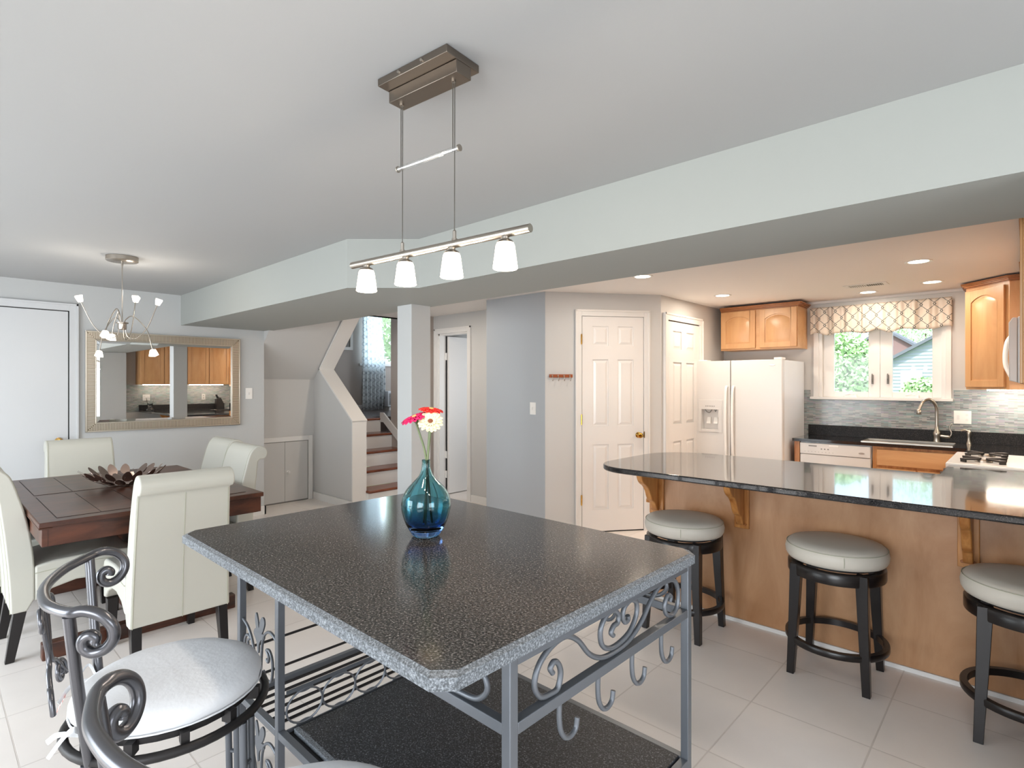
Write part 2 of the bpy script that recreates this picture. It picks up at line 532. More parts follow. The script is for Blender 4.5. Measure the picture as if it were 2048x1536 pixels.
# hall end wall with its doorway
mb = MB()
mb.box(-5.55, -5.45, 4.48, 4.58, 0, H); mb.box(-4.895, -3.9, 4.48, 4.58, 0, H); mb.box(-5.45, -4.895, 4.48, 4.58, 2.03, H)
struct(mb.build('wall_hall', M['wall_warm']), 'short hallway end wall around an open doorway', 'wall')
mb = MB()
mb.box(-5.9, -4.0, 6.0, 6.1, 0, H); mb.box(-5.9, -5.8, 4.58, 6.0, 0, H); mb.box(-4.1, -4.0, 4.58, 6.0, 0, H)
struct(mb.build('wall_back_room', M['wall_warm']), 'walls of the small room behind the hallway door', 'wall')
# wall right of the stairs
sbox('wall_stair_right', M['wall_taupe'], -6.27, -5.55, 4.33, 4.58, 0, 3.3, label='taupe wall on the right side of the stairs', cat='wall')
# upper room beyond the landing
FZ = 0.935
mb = MB()
mb.box(-8.6, -6.755, 3.40, 6.5, FZ - 0.25, FZ); mb.box(-6.755, -6.0, 4.585, 6.5, FZ - 0.25, FZ)
struct(mb.build('floor_upper', wood('dark_upper_floor', srgb(96, 84, 80), srgb(66, 56, 54), (8, 1, 1), 0.22)), 'dark wood floor at the top of the stairs', 'floor')
mb = MB()
mb.box(-8.6, -8.5, 3.3, 5.28, 0, 3.5); mb.box(-8.6, -8.5, 5.98, 6.6, 0, 3.5)
mb.box(-8.6, -8.5, 5.28, 5.98, 0, 1.76); mb.box(-8.6, -8.5, 5.28, 5.98, 2.98, 3.5)
mb.box(-8.6, -6.42, 3.3, 3.40, 0, 3.5)
mb.box(-8.6, -6.0, 6.5, 6.6, 0, 3.5); mb.box(-6.0, -5.95, 4.58, 6.5, 0.0, 3.5)
struct(mb.build('wall_upper_room', M['wall_taupe']), 'taupe walls of the room above the stairs', 'wall')
sbox('ceiling_upper', M['ceiling'], -8.7, -5.9, 3.2, 6.7, 3.5, 3.6)
sbox('wall_stairwell_head', M['wall_taupe'], -6.12, -6.0, 3.30, 4.58, H, 3.5)
# kitchen walls
WY = 6.40; WX = 0.31
mb = MB()
mb.box(-2.7, -1.60, WY, WY + 0.15, 0, H); mb.box(-0.535, 0.6, WY, WY + 0.15, 0, H)
mb.box(-1.60, -0.535, WY, WY + 0.15, 0, 1.255); mb.box(-1.60, -0.535, WY, WY + 0.15, 2.08, H)
struct(mb.build('wall_window', M['wall_warm']), 'grey kitchen wall around the casement window', 'wall')
sbox('wall_right', M['wall_warm'], WX, WX + 0.12, 2.58, 6.5, 0, H, label='kitchen wall behind the stove', cat='wall')
sbox('wall_stub', M['wall'], 0.06, 0.43, 2.02, 2.579, 0, 1.969, label='short wall below the right end of the beam', cat='wall')
mb = MB()
mb.box(0.43, 2.9, 2.45, 2.58, 0, H)
struct(mb.build('wall_near_right', M['wall']))
mb = MB()
for x0, x1 in ((-6.5, -4.8), (-2.4, -0.8), (1.2, 2.9)): mb.box(x0, x1, -2.3, -2.2, 0, H)
mb.box(-4.8, -2.4, -2.3, -2.2, 2.1, H); mb.box(-4.8, -2.4, -2.3, -2.2, 0, 0.1)
mb.box(-0.8, 1.2, -2.3, -2.2, 2.1, H); mb.box(-0.8, 1.2, -2.3, -2.2, 0, 0.5)
struct(mb.build('wall_behind', M['wall']))  # unseen wall, its openings assumed to let the daylight in
mb = MB()
mb.box(2.8, 2.9, -2.3, -0.9, 0, H); mb.box(2.8, 2.9, 1.1, 2.5, 0, H); mb.box(2.8, 2.9, -0.9, 1.1, 0, 0.5); mb.box(2.8, 2.9, -0.9, 1.1, 2.1, H)
struct(mb.build('wall_far_right', M['wall']))  # out of view, with an assumed opening for the side daylight

# baseboards
mb = MB(); mb.box(-6.01, -5.995, 1.0, 2.545, 0, 0.09); mb.box(-6.3, -5.995, 2.53, 2.545, 0, 0.09)
struct(mb.build('baseboard_left', M['trim']))
mb = MB(); mb.box(-6.40, -5.515, 3.283, 3.298, 0, 0.085)
struct(mb.build('baseboard_stair', M['trim']))
mb = MB(); mb.box(-4.05, -3.29, 3.955, 3.969, 0, 0.085)
struct(mb.build('baseboard_grey', M['trim']))
mb = MB(); mb.box(-4.86, -4.07, 4.465, 4.479, 0, 0.085)
struct(mb.build('baseboard_hall', M['trim']))
mb = MB(); mb.box(-8.5, -8.485, 3.4, 6.5, FZ, FZ + 0.1)
struct(mb.build('baseboard_upper', M['trim']))
mb = MB(); mb.box(-2.55, -0.38, 6.385, 6.399, 2.235, 2.259)
struct(mb.build('trim_kitchen_ceiling', M['trim']))

# ------------------------------------------------------------------ doors (local frame: front looks to -y, x runs along the wall)
def six_panel(mb, x0, x1, z0, z1, y):
    """stiles, rails and raised panels in front of a recessed board; y = front plane of the stiles"""
    W = x1 - x0; st = W * 0.165; mid = W * 0.15
    mb.box(x0, x1, y + 0.010, y + 0.035, z0, z1)
    rows = [(0.10, 0.405), (0.49, 0.80), (0.865, 0.955)]
    rows = [(z0 + (z1 - z0) * a, z0 + (z1 - z0) * b) for a, b in rows]
    cx = (x0 + x1) / 2
    mb.box(x0, x0 + st, y, y + 0.012, z0, z1); mb.box(x1 - st, x1, y, y + 0.012, z0, z1)
    mb.box(cx - mid / 2, cx + mid / 2, y, y + 0.012, z0, z1)
    zs = [z0] + [q for r in rows for q in r] + [z1]
    for i in range(0, len(zs), 2):
        mb.box(x0 + st, cx - mid / 2, y, y + 0.012, zs[i], zs[i + 1])
        mb.box(cx + mid / 2, x1 - st, y, y + 0.012, zs[i], zs[i + 1])
    for a, b in rows:
        for p, q in ((x0 + st, cx - mid / 2), (cx + mid / 2, x1 - st)):
            mb.frustum(p + 0.012, q - 0.012, y + 0.010, a + 0.012, b - 0.012, 0.022, 0.009)

def casing(mb, x0, x1, z1, w, d, y):
    """door trim around an opening; d = projection to the front"""
    mb.box(x0 - w, x0, y - d, y, 0, z1 + w); mb.box(x1, x1 + w, y - d, y, 0, z1 + w); mb.box(x0, x1, y - d, y, z1, z1 + w)
    o = w * 0.28
    mb.box(x0 - w, x0 - w + o, y - d - 0.008, y - d, 0, z1 + w); mb.box(x1 + w - o, x1 + w, y - d - 0.008, y - d, 0, z1 + w)
    mb.box(x0 - w, x1 + w, y - d - 0.008, y - d, z1 + w - o, z1 + w)

def knob(parent, x, y, z, name='door_knob', s=1.0, m=None):
    mb = MB()
    mb.lathe([(0.0, 0.0), (0.028 * s, 0.0), (0.028 * s, -0.006 * s), (0.012 * s, -0.012 * s), (0.011 * s, -0.030 * s), (0.020 * s, -0.038 * s), (0.027 * s, -0.050 * s), (0.024 * s, -0.062 * s), (0.0, -0.067 * s)], (x, y, z), 20, 'y')
    o = mb.build(name, m or M['brass'], parent, smooth=True)
    o['label'] = 'polished brass round knob' if m is None else 'small white round knob'
    return o
def hinge(parent, x, y, z):
    mb = MB(); mb.box(x - 0.012, x + 0.002, y - 0.004, y, z - 0.045, z + 0.045); mb.rod((x - 0.005, y - 0.006, z - 0.05), (x - 0.005, y - 0.006, z + 0.05), 0.005)
    o = mb.build('hinge', M['brass'], parent); o['label'] = 'brass hinge'
    return o

# door 1: plain door at far left
d1 = struct(thing('door_1', 'flat white door with brass knob left of the mirror', 'door', (-6.01, 0.43, 0), R(90)))
mb = MB(); mb.box(-0.44, 0.437, -0.006, 0.0, 0.01, 2.018); mb.build('door_leaf', M['door_shaded'], d1)
mb = MB(); mb.box(0.437, 0.446, -0.004, 0.0, 0.0, 2.026); mb.box(-0.446, 0.446, -0.004, 0.0, 2.018, 2.026); mb.build('gap', M['dark'], d1)
mb = MB(); casing(mb, -0.446, 0.446, 2.026, 0.062, 0.016, 0); mb.build('casing', M['door_shaded'], d1, bevel=0.002)
knob(d1, 0.375, -0.006, 0.918)

# door 2: narrow six panel door in the diagonal wall
d2 = struct(thing('door_2', 'narrow white six panel closet door with brass knob and hinges', 'door', (-3.279, 3.966, 0), math.atan2(0.92, 0.691)))
mb = MB(); six_panel(mb, 0.355, 0.964, 0.012, 2.036, -0.014); mb.build('door_leaf', M['trim_gloss'], d2)
mb = MB(); mb.box(0.964, 0.969, -0.006, -0.002, 0, 2.04); mb.box(0.350, 0.355, -0.006, -0.002, 0, 2.04); mb.box(0.35, 0.969, -0.006, -0.002, 0, 0.012); mb.build('gap', M['dark'], d2)
mb = MB(); casing(mb, 0.350, 0.969, 2.04, 0.060, 0.018, 0); mb.build('casing', M['trim'], d2, bevel=0.002)
knob(d2, 0.912, -0.014, 0.913)
for z in (0.31, 1.066, 1.82): hinge(d2, 0.352, -0.018, z)
mb = MB(); mb.box(0.966, 0.975, -0.022, -0.018, 0.885, 0.945); o = mb.build('strike_plate', M['brass'], d2)

# door 3: pantry door beside the fridge
d3 = struct(thing('door_3', 'white six panel pantry door half hidden by the refrigerator', 'door', (-2.588, 4.886, 0), R(90)))
mb = MB(); six_panel(mb, 0.115, 0.83, 0.012, 2.02, -0.008); mb.build('door_leaf', M['trim_gloss'], d3)
mb = MB(); mb.box(0.83, 0.836, -0.004, 0, 0, 2.03); mb.box(0.109, 0.836, -0.004, 0, 2.02, 2.03); mb.build('gap', M['dark'], d3)
mb = MB(); casing(mb, 0.109, 0.836, 2.03, 0.068, 0.022, 0); mb.build('casing', M['trim'], d3, bevel=0.002)

# door 4: hallway door standing open into the back room
d4 = struct(thing('door_4', 'flat white door standing open at the end of the hallway', 'door', (-5.45, 4.48, 0)))
mb = MB(); casing(mb, 0.0, 0.555, 2.03, 0.062, 0.018, 0)
mb.box(0.0, 0.022, 0.0, 0.10, 0, 2.03); mb.box(0.533, 0.555, 0.0, 0.10, 0, 2.03); mb.box(0.0, 0.555, 0.0, 0.10, 2.01, 2.03); mb.build('casing', M['trim'], d4)
mb = MB(); mb.box(0.045, 0.080, 0.108, 0.66, 0.012, 2.0); mb.build('door_leaf', M['trim_gloss'], d4)
mb = MB(); mb.box(0.022, 0.045, 0.10, 0.104, 0.0, 2.01); mb.build('gap', M['dark'], d4)
for z in (0.25, 0.5, 1.75):
    mb = MB(); mb.box(0.022, 0.050, 0.094, 0.099, z - 0.045, z + 0.045); o = mb.build('hinge', M['trim'], d4)

# low closet doors in the recess
cl = thing('closet_door', 'low pair of flat white closet doors under the stairs', 'closet door', (-6.40, 2.94, 0), R(90))
cl['kind'] = 'structure'
mb = MB(); mb.box(-0.36, -0.008, -0.008, 0, 0.015, 0.715); mb.build('door_leaf', M['wall_warm'], cl)
mb = MB(); mb.box(-0.004, 0.275, -0.008, 0, 0.015, 0.715); mb.build('door_leaf', M['wall_warm'], cl)
mb = MB(); mb.box(-0.36, 0.281, -0.003, 0, 0.0, 0.722); mb.build('gap', M['greyp'], cl)
mb = MB(); mb.box(0.281, 0.335, -0.018, 0, 0, 0.775); mb.box(-0.36, 0.281, -0.018, 0, 0.722, 0.775); mb.build('casing', M['trim'], cl, bevel=0.002)
knob(cl, 0.03, -0.008, 0.36, 'knob', 0.6, M['trim'])

# ------------------------------------------------------------------ stairs
st = thing('staircase', 'short flight of cherry treads with white risers behind the half wall', 'stairs', (-5.5, 3.9, 0))
st['kind'] = 'structure'
so = (-5.5, 3.9, 0)
going, rise = 0.265, 0.187
for i in range(5):
    zt = rise * (i + 1) if i < 4 else FZ
    xn = -5.43 - going * i
    mb = MB(so); mb.box(xn - going, xn - 0.02, 3.462, 4.328, max(0, zt - rise - 0.0), zt - 0.03); mb.build('riser', M['trim'], st)
    mb = MB(so); xb = xn - going - 0.02 if i < 4 else -6.754
    mb.box(xb, xn, 3.462, 4.328 if i < 3 else 4.325, zt - 0.03, zt); mb.build('tread', M['tread'], st, bevel=0.01)
mb = MB(so)
mb.prism([(-5.5, 0.36), (-6.42, 1.01), (-6.5, 1.01), (-6.5, 0.88), (-6.42, 0.88), (-5.5, 0.23)], 'y', 4.310, 4.329)
mb.build('skirting', M['trim'], st)

# ------------------------------------------------------------------ things in and around the upstairs room
cu = thing('curtain', 'long white trellis patterned curtain in the room above the stairs', 'curtain', (-8.40, 5.45, FZ))
mb = MB((-8.40, 5.45, FZ))
N = 60; vs = []; fs = []
for j in range(13):
    z = FZ + 0.02 + (2.55 - 0.02) * j / 12
    wid = 0.40 if j > 7 else 0.40 + 0.045 * math.sin(j / 7 * PI)
    sh = 0.0 if j > 7 else 0.05 * (1 - j / 7.0)
    for i in range(N + 1):
        u = i / N
        y = 5.20 + wid * u + sh * u
        x = -8.38 + 0.028 * math.sin(u * 2 * PI * 6 + 0.2 * math.sin(j)) * (1 - 0.2 * j / 12)
        vs.append((x, y, z + (0.008 * math.sin(u * 40) if j == 0 else 0)))
for j in range(12):
    for i in range(N): fs.append((j * (N + 1) + i, j * (N + 1) + i + 1, (j + 1) * (N + 1) + i + 1, (j + 1) * (N + 1) + i))
mb.add(vs, fs)
o = mb.build('fabric', M['curtain'], cu, smooth=True)
sd = o.modifiers.new('solid', 'SOLIDIFY'); sd.thickness = 0.003
mb = MB((-8.40, 5.45, FZ)); mb.rod((-8.42, 5.05, 3.44), (-8.42, 6.2, 3.44), 0.012); mb.build('curtain_rod', M['nickel'], cu)

w2 = struct(thing('window_2', 'tall bright window behind the curtain upstairs', 'window', (-8.5, 5.63, 1.76), R(90)))
mb = MB(); mb.box(-0.35, 0.35, 0.02, 0.05, 0, 0.05); mb.box(-0.35, 0.35, 0.02, 0.05, 1.17, 1.22); mb.box(-0.35, -0.31, 0.02, 0.05, 0, 1.22); mb.box(0.31, 0.35, 0.02, 0.05, 0, 1.22)
mb.box(-0.42, 0.42, -0.03, 0.0, -0.04, 0.0); mb.build('window_frame', M['trim'], w2)
mb = MB(); mb.box(-0.31, 0.31, 0.03, 0.035, 0.05, 1.17); mb.build('glass', M['pane'], w2)

ac = thing('air_conditioner', 'white boxy room air conditioner on the floor beside the curtain', 'air conditioner', (-8.40, 5.84, FZ), R(90))
mb = MB(); mb.box(-0.17, 0.20, -0.10, 0.08, 0.06, 0.34); mb.build('body', M['appl_side'], ac, bevel=0.01)
mb = MB()
for k in range(9): mb.box(-0.14, 0.06, -0.108, -0.10, 0.10 + k * 0.023, 0.112 + k * 0.023)
mb.build('grille', M['greyp'], ac)
mb = MB(); mb.box(-0.15, 0.18, -0.11, 0.06, 0.0, 0.05); mb.build('base', M['trim'], ac)

pf = thing('picture_frame', 'white picture frame on the taupe wall above the landing', 'picture frame', (-8.499, 4.92, 1.98), R(90))
mb = MB(); mb.box(-0.35, 0.16, -0.025, 0.0, 0, 0.05); mb.box(-0.35, 0.16, -0.025, 0.0, 0.6, 0.65); mb.box(0.11, 0.16, -0.025, 0.0, 0.05, 0.6); mb.box(-0.35, -0.30, -0.025, 0, 0.05, 0.6); mb.build('frame', M['trim'], pf)
mb = MB(); mb.box(-0.30, 0.11, -0.012, 0.0, 0.05, 0.6); mb.build('picture', M['greyp'], pf)

# ------------------------------------------------------------------ kitchen window
w1 = struct(thing('window_1', 'white double casement window over the kitchen sink', 'window', (-1.07, WY, 1.255)))
wo = (-1.07, WY, 1.255)
mb = MB(wo)
# casing on the wall, jambs
mb.box(-1.637, -1.590, WY - 0.018, WY, 1.255, 2.10); mb.box(-0.545, -0.503, WY - 0.018, WY, 1.255, 2.10); mb.box(-1.637, -0.503, WY - 0.018, WY, 2.06, 2.12)
mb.box(-1.600, -1.560, WY, WY + 0.10, 1.255, 2.08); mb.box(-0.575, -0.535, WY, WY + 0.10, 1.255, 2.08); mb.box(-1.6, -0.535, WY, WY + 0.10, 2.04, 2.08)
mb.build('window_frame', M['trim'], w1, bevel=0.002)
mb = MB(wo); mb.box(-1.665, -0.490, WY - 0.045, WY + 0.10, 1.240, 1.268); mb.build('window_sill', M['trim'], w1, bevel=0.004)
for k, (a, b, pa, pb) in enumerate(((-1.560, -1.058, -1.46, -1.156), (-1.058, -0.575, -0.958, -0.648))):
    mb = MB(wo); y0, y1 = WY + 0.045, WY + 0.085
    mb.box(a, pa, y0, y1, 1.268, 2.05); mb.box(pb, b - 0.001, y0, y1, 1.268, 2.05); mb.box(pa, pb, y0, y1, 1.268, 1.322); mb.box(pa, pb, y0, y1, 1.99, 2.05)
    s_ = mb.build('sash', M['trim'], w1, bevel=0.003)
    mb = MB(wo); mb.box(pa, pb, WY + 0.062, WY + 0.068, 1.322, 1.99); mb.build('glass', M['pane'], s_)
    cx = (pa + pb) / 2
    mb = MB(wo); mb.box(cx - 0.05, cx + 0.055, WY + 0.01, WY + 0.045, 1.268, 1.292); mb.tube([(cx - 0.045, WY + 0.005, 1.292), (cx + 0.0, WY, 1.302), (cx + 0.03, WY, 1.296)], 0.006)
    mb.build('crank', M['plastic'], s_)
    lx = (pb + 0.035) if k == 0 else (pa - 0.035)
    mb = MB(wo); mb.box(lx - 0.008, lx + 0.008, WY + 0.03, WY + 0.045, 1.40, 1.49); mb.tube([(lx, WY + 0.03, 1.42), (lx, WY + 0.012, 1.45), (lx, WY + 0.02, 1.50)], 0.005)
    mb.build('latch', M['greyp'], s_)

# valance
va = thing('valance', 'gathered cream trellis patterned valance above the kitchen window', 'valance', (-1.07, 6.33, 1.9))
vo = (-1.07, 6.33, 1.9)
random.seed(3)
def vwave(u, t):
    g = 0.0
    for c, wd in ((0.16, 0.11), (0.78, 0.10), (0.40, 0.03)):
        g += math.exp(-((u - c) / wd) ** 2)
    return (0.006 + 0.010 * g) * math.sin(u * 2 * PI * (9 + 0)) + 0.006 * g * math.sin(u * 2 * PI * 31) * t + 0.004 * math.sin(u * 2 * PI * 23 + 1)
N = 220; vs = []; fs = []
for j in range(11):
    t = j / 10
    for i in range(N + 1):
        u = i / N
        x = -1.655 + 1.16 * u
        zb = 1.912 + 0.012 * math.sin(u * 9 * 2 * PI * 0.5) + 0.007 * math.sin(u * 40)
        z = zb + (2.186 - zb) * t
        y = 6.335 + vwave(u, t) * (1.0 if t < 0.85 else 0.6) - (0.012 if 0.8 < t < 0.95 else 0.0)
        vs.append((x, y, z))
for j in range(10):
    for i in range(N): fs.append((j * (N + 1) + i, j * (N + 1) + i + 1, (j + 1) * (N + 1) + i + 1, (j + 1) * (N + 1) + i))
mb = MB(vo); mb.add(vs, fs)
o = mb.build('fabric', M['valance'], va, smooth=True)
sd = o.modifiers.new('solid', 'SOLIDIFY'); sd.thickness = 0.002
mb = MB(vo); mb.tube([(-1.652, 6.395, 2.155), (-1.652, 6.36, 2.155), (-0.498, 6.36, 2.155), (-0.498, 6.395, 2.155)], 0.006); mb.build('curtain_rod', M['nickel'], va)

# ------------------------------------------------------------------ cabinets
def arched_door(mb, x0, x1, z0, z1, y, arch=True, st=0.055):
    """raised panel door, front plane at y looking to -y"""
    mb.box(x0, x1, y + 0.0085, y + 0.018, z0, z1)
    mb.box(x0, x0 + st, y, y + 0.009, z0, z1); mb.box(x1 - st, x1, y, y + 0.009, z0, z1); mb.box(x0 + st, x1 - st, y, y + 0.009, z0, z0 + st)
    a, b = x0 + st, x1 - st; w = b - a; rise_ = min(0.05, (z1 - z0) * 0.12) if arch else 0.0
    zt = z1 - st - rise_
    n = 12
    top = [(a + w * k / n, zt + rise_ * math.sin(PI * k / n) ** 0.8 if arch else zt) for k in range(n + 1)]
    for k in range(n):
        (p, q), (r_, s_) = top[k], top[k + 1]
        mb.prism([(p, q), (r_, s_), (r_, z1), (p, z1)], 'y', y, y + 0.009)
    g = 0.010; i2 = 0.024
    def shape(d):
        P = [(a + d, z0 + st + d), (b - d, z0 + st + d)]
        for k in range(n, -1, -1):
            u = k / n
            P.append((a + d + (w - 2 * d) * u, zt - d + (rise_ * math.sin(PI * u) ** 0.8 if arch else 0)))
        return P
    s0, s1 = shape(g), shape(g + i2)
    mb.prism(s0, 'y', y + 0.0085, y + 0.001, s1)

def crown(mb, x0, x1, yb, yf, z, h=0.035, d=0.03, left=True, right=True):
    """stepped crown along the front (yf) of a cabinet; yb = wall side"""
    for k in range(4):
        t = k / 3; e = d * (t ** 0.8); zz = z + h * k / 4
        mb.box(x0 - (e if left else 0), x1 + (e if right else 0), yf - e, yb, zz, zz + h / 4 + 0.0005)

fo = (-2.10, 6.2, 1.77)
fc = thing('wall_cabinet', 'two door maple wall cabinet above the refrigerator', 'cabinet', fo, 0, 'maple wall cabinets')
mb = MB(fo); mb.box(-2.49, -1.70, 6.075, 6.399, 1.768, 2.19); mb.build('body', M['maple_h'], fc)
mb = MB(fo); arched_door(mb, -2.482, -2.115, 1.785, 2.185, 6.055); mb.build('door', M['maple'], fc, bevel=0.002)
mb = MB(fo); arched_door(mb, -2.072, -1.708, 1.785, 2.185, 6.055); mb.build('door', M['maple'], fc, bevel=0.002)
mb = MB(fo); crown(mb, -2.49, -1.70, 6.399, 6.075, 2.19, 0.045, 0.035, False, True); mb.build('crown_moulding', M['crown'], fc)

# corner cabinet, diagonal front
co = (-0.09, 6.1, 1.36)
cc = thing('wall_cabinet', 'maple corner wall cabinet with one arched door right of the kitchen window', 'cabinet', co, 0, 'maple wall cabinets')
A = Vector((-0.38, 6.07)); B = Vector((-0.10, 5.79))
plan = [(-0.38, 6.399), (-0.38, 6.07), (-0.10, 5.79), (0.30, 5.79), (0.30, 6.399)]
mb = MB(co); mb.prism(plan, 'z', 1.355, 2.20); mb.build('body', M['maple'], cc)
L_ = (B - A).length; ang = math.atan2(B.y - A.y, B.x - A.x)
mb = MB(); arched_door(mb, 0.012, L_ - 0.03, 1.375, 2.18, -0.02)
mb.xform(Matrix.Translation(Vector((A.x, A.y, 0)) - Vector(co)) @ Matrix.Rotation(ang, 4, 'Z'))
mb.build('door', M['maple'], cc, bevel=0.002)
mb = MB(co)
for k in range(4):
    e = 0.035 * (k / 3) ** 0.8; zz = 2.20 + 0.045 * k / 4
    mb.prism([(-0.38 - e, 6.399), (-0.38 - e, 6.07 - e * 0.4), (-0.10 - e * 0.4, 5.79 - e), (0.30, 5.79 - e), (0.30, 6.399)], 'z', zz, zz + 0.0115)
mb.build('crown_moulding', M['crown'], cc)
mb = MB(co); mb.box(-0.25, 0.2, 6.2, 6.24, 1.343, 1.354); mb.build('under_cabinet_light', M['undercab'], cc)

# right wall cabinets; local frame facing -x (rotz -90): local x = -Y, local -y = -X
def wall_cab(yc, w, z0, z1, ndoor, label, xf=-0.02, lit=True, arch=False):
    t = thing('wall_cabinet', label, 'cabinet', (WX - 0.001, yc, z0), R(-90), 'maple wall cabinets')
    d = xf - WX + 0.02      # negative: depth to the front
    mb = MB(); mb.box(-w / 2, w / 2, d, 0, 0, z1 - z0); mb.build('body', M['maple'], t)
    dw = w / ndoor
    for k in range(ndoor):
        mb = MB(); arched_door(mb, -w / 2 + dw * k + 0.006, -w / 2 + dw * (k + 1) - 0.006, 0.012, z1 - z0 - 0.01, d - 0.019, arch); mb.build('door', M['maple'], t, bevel=0.002)
    mb = MB(); crown(mb, -w / 2, w / 2, 0, d, z1 - z0, 0.035, 0.03, False, False); mb.build('crown_moulding', M['crown'], t)
    if lit:
        mb = MB(); mb.box(-w / 2 + 0.08, w / 2 - 0.08, d + 0.12, d + 0.16, -0.012, -0.001); mb.build('under_cabinet_light', M['undercab'], t)
    return t
wall_cab(5.455, 0.66, 1.39, 2.20, 1, 'maple wall cabinet between the corner cabinet and the microwave', -0.03)
wall_cab(4.735, 0.77, 1.80, 2.20, 2, 'short maple wall cabinet above the microwave', -0.02, False)
wall_cab(3.955, 0.78, 1.39, 2.20, 2, 'maple wall cabinet seen in the right half of the mirror', -0.02)
wall_cab(3.17, 0.78, 1.39, 2.20, 2, 'maple wall cabinet seen in the left half of the mirror', -0.02)

# backsplash, counters, base cabinets
struct(MB((0, 0, 0)).box(-1.745, -0.0, 6.391, 6.3995, 0.87, 1.236).box(-1.745, -1.668, 6.391, 6.3995, 1.236, 1.337).box(-0.488, 0.30, 6.391, 6.3995, 1.236, 1.345).box(-0.0, 0.30, 6.391, 6.3995, 0.87, 1.236).build('wall_tiles_back', M['mosaic_x']), 'iridescent grey glass mosaic behind the sink', 'backsplash')
struct(MB().box(WX - 0.009, WX - 0.0005, 2.59, 6.39, 0.87, 1.388).build('wall_tiles_side', M['mosaic_y']), 'grey glass mosaic behind the stove', 'backsplash')

kc = thing('kitchen_counter', 'black speckled counter along the kitchen window wall', 'counter', (-0.9, 6.1, 0.84))
ko = (-0.9, 6.1, 0.84)
mb = MB(ko)
mb.box(-1.69, -1.12, 5.85, 6.389, 0.842, 0.870); mb.box(-1.12, -0.46, 5.85, 5.925, 0.842, 0.870); mb.box(-1.12, -0.46, 6.235, 6.389, 0.842, 0.870)
mb.box(-0.46, 0.30, 5.85, 6.389, 0.842, 0.870); mb.box(-0.36, 0.30, 5.12, 5.85, 0.842, 0.870)
mb.build('countertop', M['quartz'], kc)
mb = MB(ko); mb.box(-1.682, 0.30, 6.368, 6.390, 0.8705, 0.976); mb.box(0.279, 0.30, 5.12, 6.368, 0.8705, 0.976); mb.build('upstand', M['quartz_v'], kc)

sk = thing('kitchen_sink', 'stainless steel undermount sink below the window', 'sink', (-0.79, 6.08, 0.70))
mb = MB((-0.79, 6.08, 0.70))
x0, x1, y0, y1 = -1.12, -0.46, 5.925, 6.235
mb.box(x0, x1, y0, y1, 0.70, 0.706)
for b in ((x0, x0 + 0.006, y0, y1), (x1 - 0.006, x1, y0, y1), (x0, x1, y0, y0 + 0.006), (x0, x1, y1 - 0.006, y1)): mb.box(*b, 0.70, 0.872)
mb.tube([(x0, y0, 0.873), (x1, y0, 0.873), (x1, y1, 0.873), (x0, y1, 0.873)], 0.006, 6, True)
mb.build('basin', M['nickel'], sk)

fa = thing('kitchen_faucet', 'brushed nickel gooseneck faucet behind the sink', 'faucet', (-0.60, 6.29, 0.871))
mb = MB(); mb.lathe([(0.0, 0.0), (0.030, 0.0), (0.028, 0.012), (0.026, 0.05), (0.030, 0.07), (0.028, 0.09), (0.017, 0.115), (0.013, 0.15)], (0, 0, 0), 20)
mb.build('faucet_body', M['nickel'], fa, smooth=True)
mb = MB(); mb.tube(catmull([(0, 0, 0.13), (0, 0, 0.25), (-0.005, -0.01, 0.33), (-0.04, -0.045, 0.385), (-0.085, -0.085, 0.375), (-0.11, -0.11, 0.32), (-0.118, -0.117, 0.285)], 8), 0.013, 12); mb.lathe([(0.013, 0.0), (0.018, -0.005), (0.018, -0.04), (0.015, -0.045)], (-0.118, -0.117, 0.30), 14)
mb.build('spout', M['nickel'], fa, smooth=True)
mb = MB(); mb.tube(catmull([(0.02, 0, 0.06), (0.07, 0, 0.055), (0.095, 0, 0.06), (0.105, 0, 0.09), (0.09, 0, 0.13), (0.10, 0, 0.165), (0.115, 0, 0.17)], 6), [0.014] * 12 + [0.006] * 25, 10); mb.build('lever', M['nickel'], fa, smooth=True)
mb = MB(); mb.box(-0.13, 0.13, -0.028, 0.028, 0, 0.006); mb.build('deck_plate', M['nickel'], fa, bevel=0.003)
sp_ = thing('side_sprayer', 'small brushed nickel side sprayer right of the faucet', 'sprayer', (-0.375, 6.29, 0.871))
mb = MB(); mb.lathe([(0.0, 0), (0.022, 0), (0.020, 0.01), (0.014, 0.03), (0.013, 0.06), (0.017, 0.09), (0.016, 0.11), (0.008, 0.125), (0, 0.127)], (0, 0, 0), 16); mb.tube([(0.0, 0, 0.115), (-0.03, -0.01, 0.125), (-0.055, -0.015, 0.115)], [0.008, 0.009, 0.011], 10)
mb.build('spray_body', M['nickel'], sp_, smooth=True)

def plate(label, loc, rz, w=0.07, h=0.115, kind='switch'):
    t = thing('wall_plate', label, 'light switch' if kind == 'switch' else 'outlet', loc, rz)
    mb = MB(); mb.box(-w / 2, w / 2, -0.006, 0, -h / 2, h / 2); mb.build('cover', M['plastic'], t, bevel=0.002)
    if kind == 'switch':
        mb = MB(); mb.box(-0.006, 0.006, -0.014, -0.006, -0.014, 0.012); mb.build('toggle', M['trim'], t)
    elif kind == 'double':
        mb = MB(); mb.box(-0.04, -0.02, -0.012, -0.006, -0.02, 0.02); mb.build('toggle', M['trim'], t)
        for z in (-0.022, 0.022): MB().box(0.022, 0.040, -0.0075, -0.0062, z - 0.010, z + 0.010).build('socket', M['trim'], t)
    else:
        for z in (-0.022, 0.022): MB().box(-0.010, 0.010, -0.0075, -0.0062, z - 0.010, z + 0.010).build('socket', M['greyp'], t)
    return t
plate('white double wall plate on the mosaic right of the faucet', (-0.425, 6.390, 1.10), 0, 0.123, 0.118, 'double')
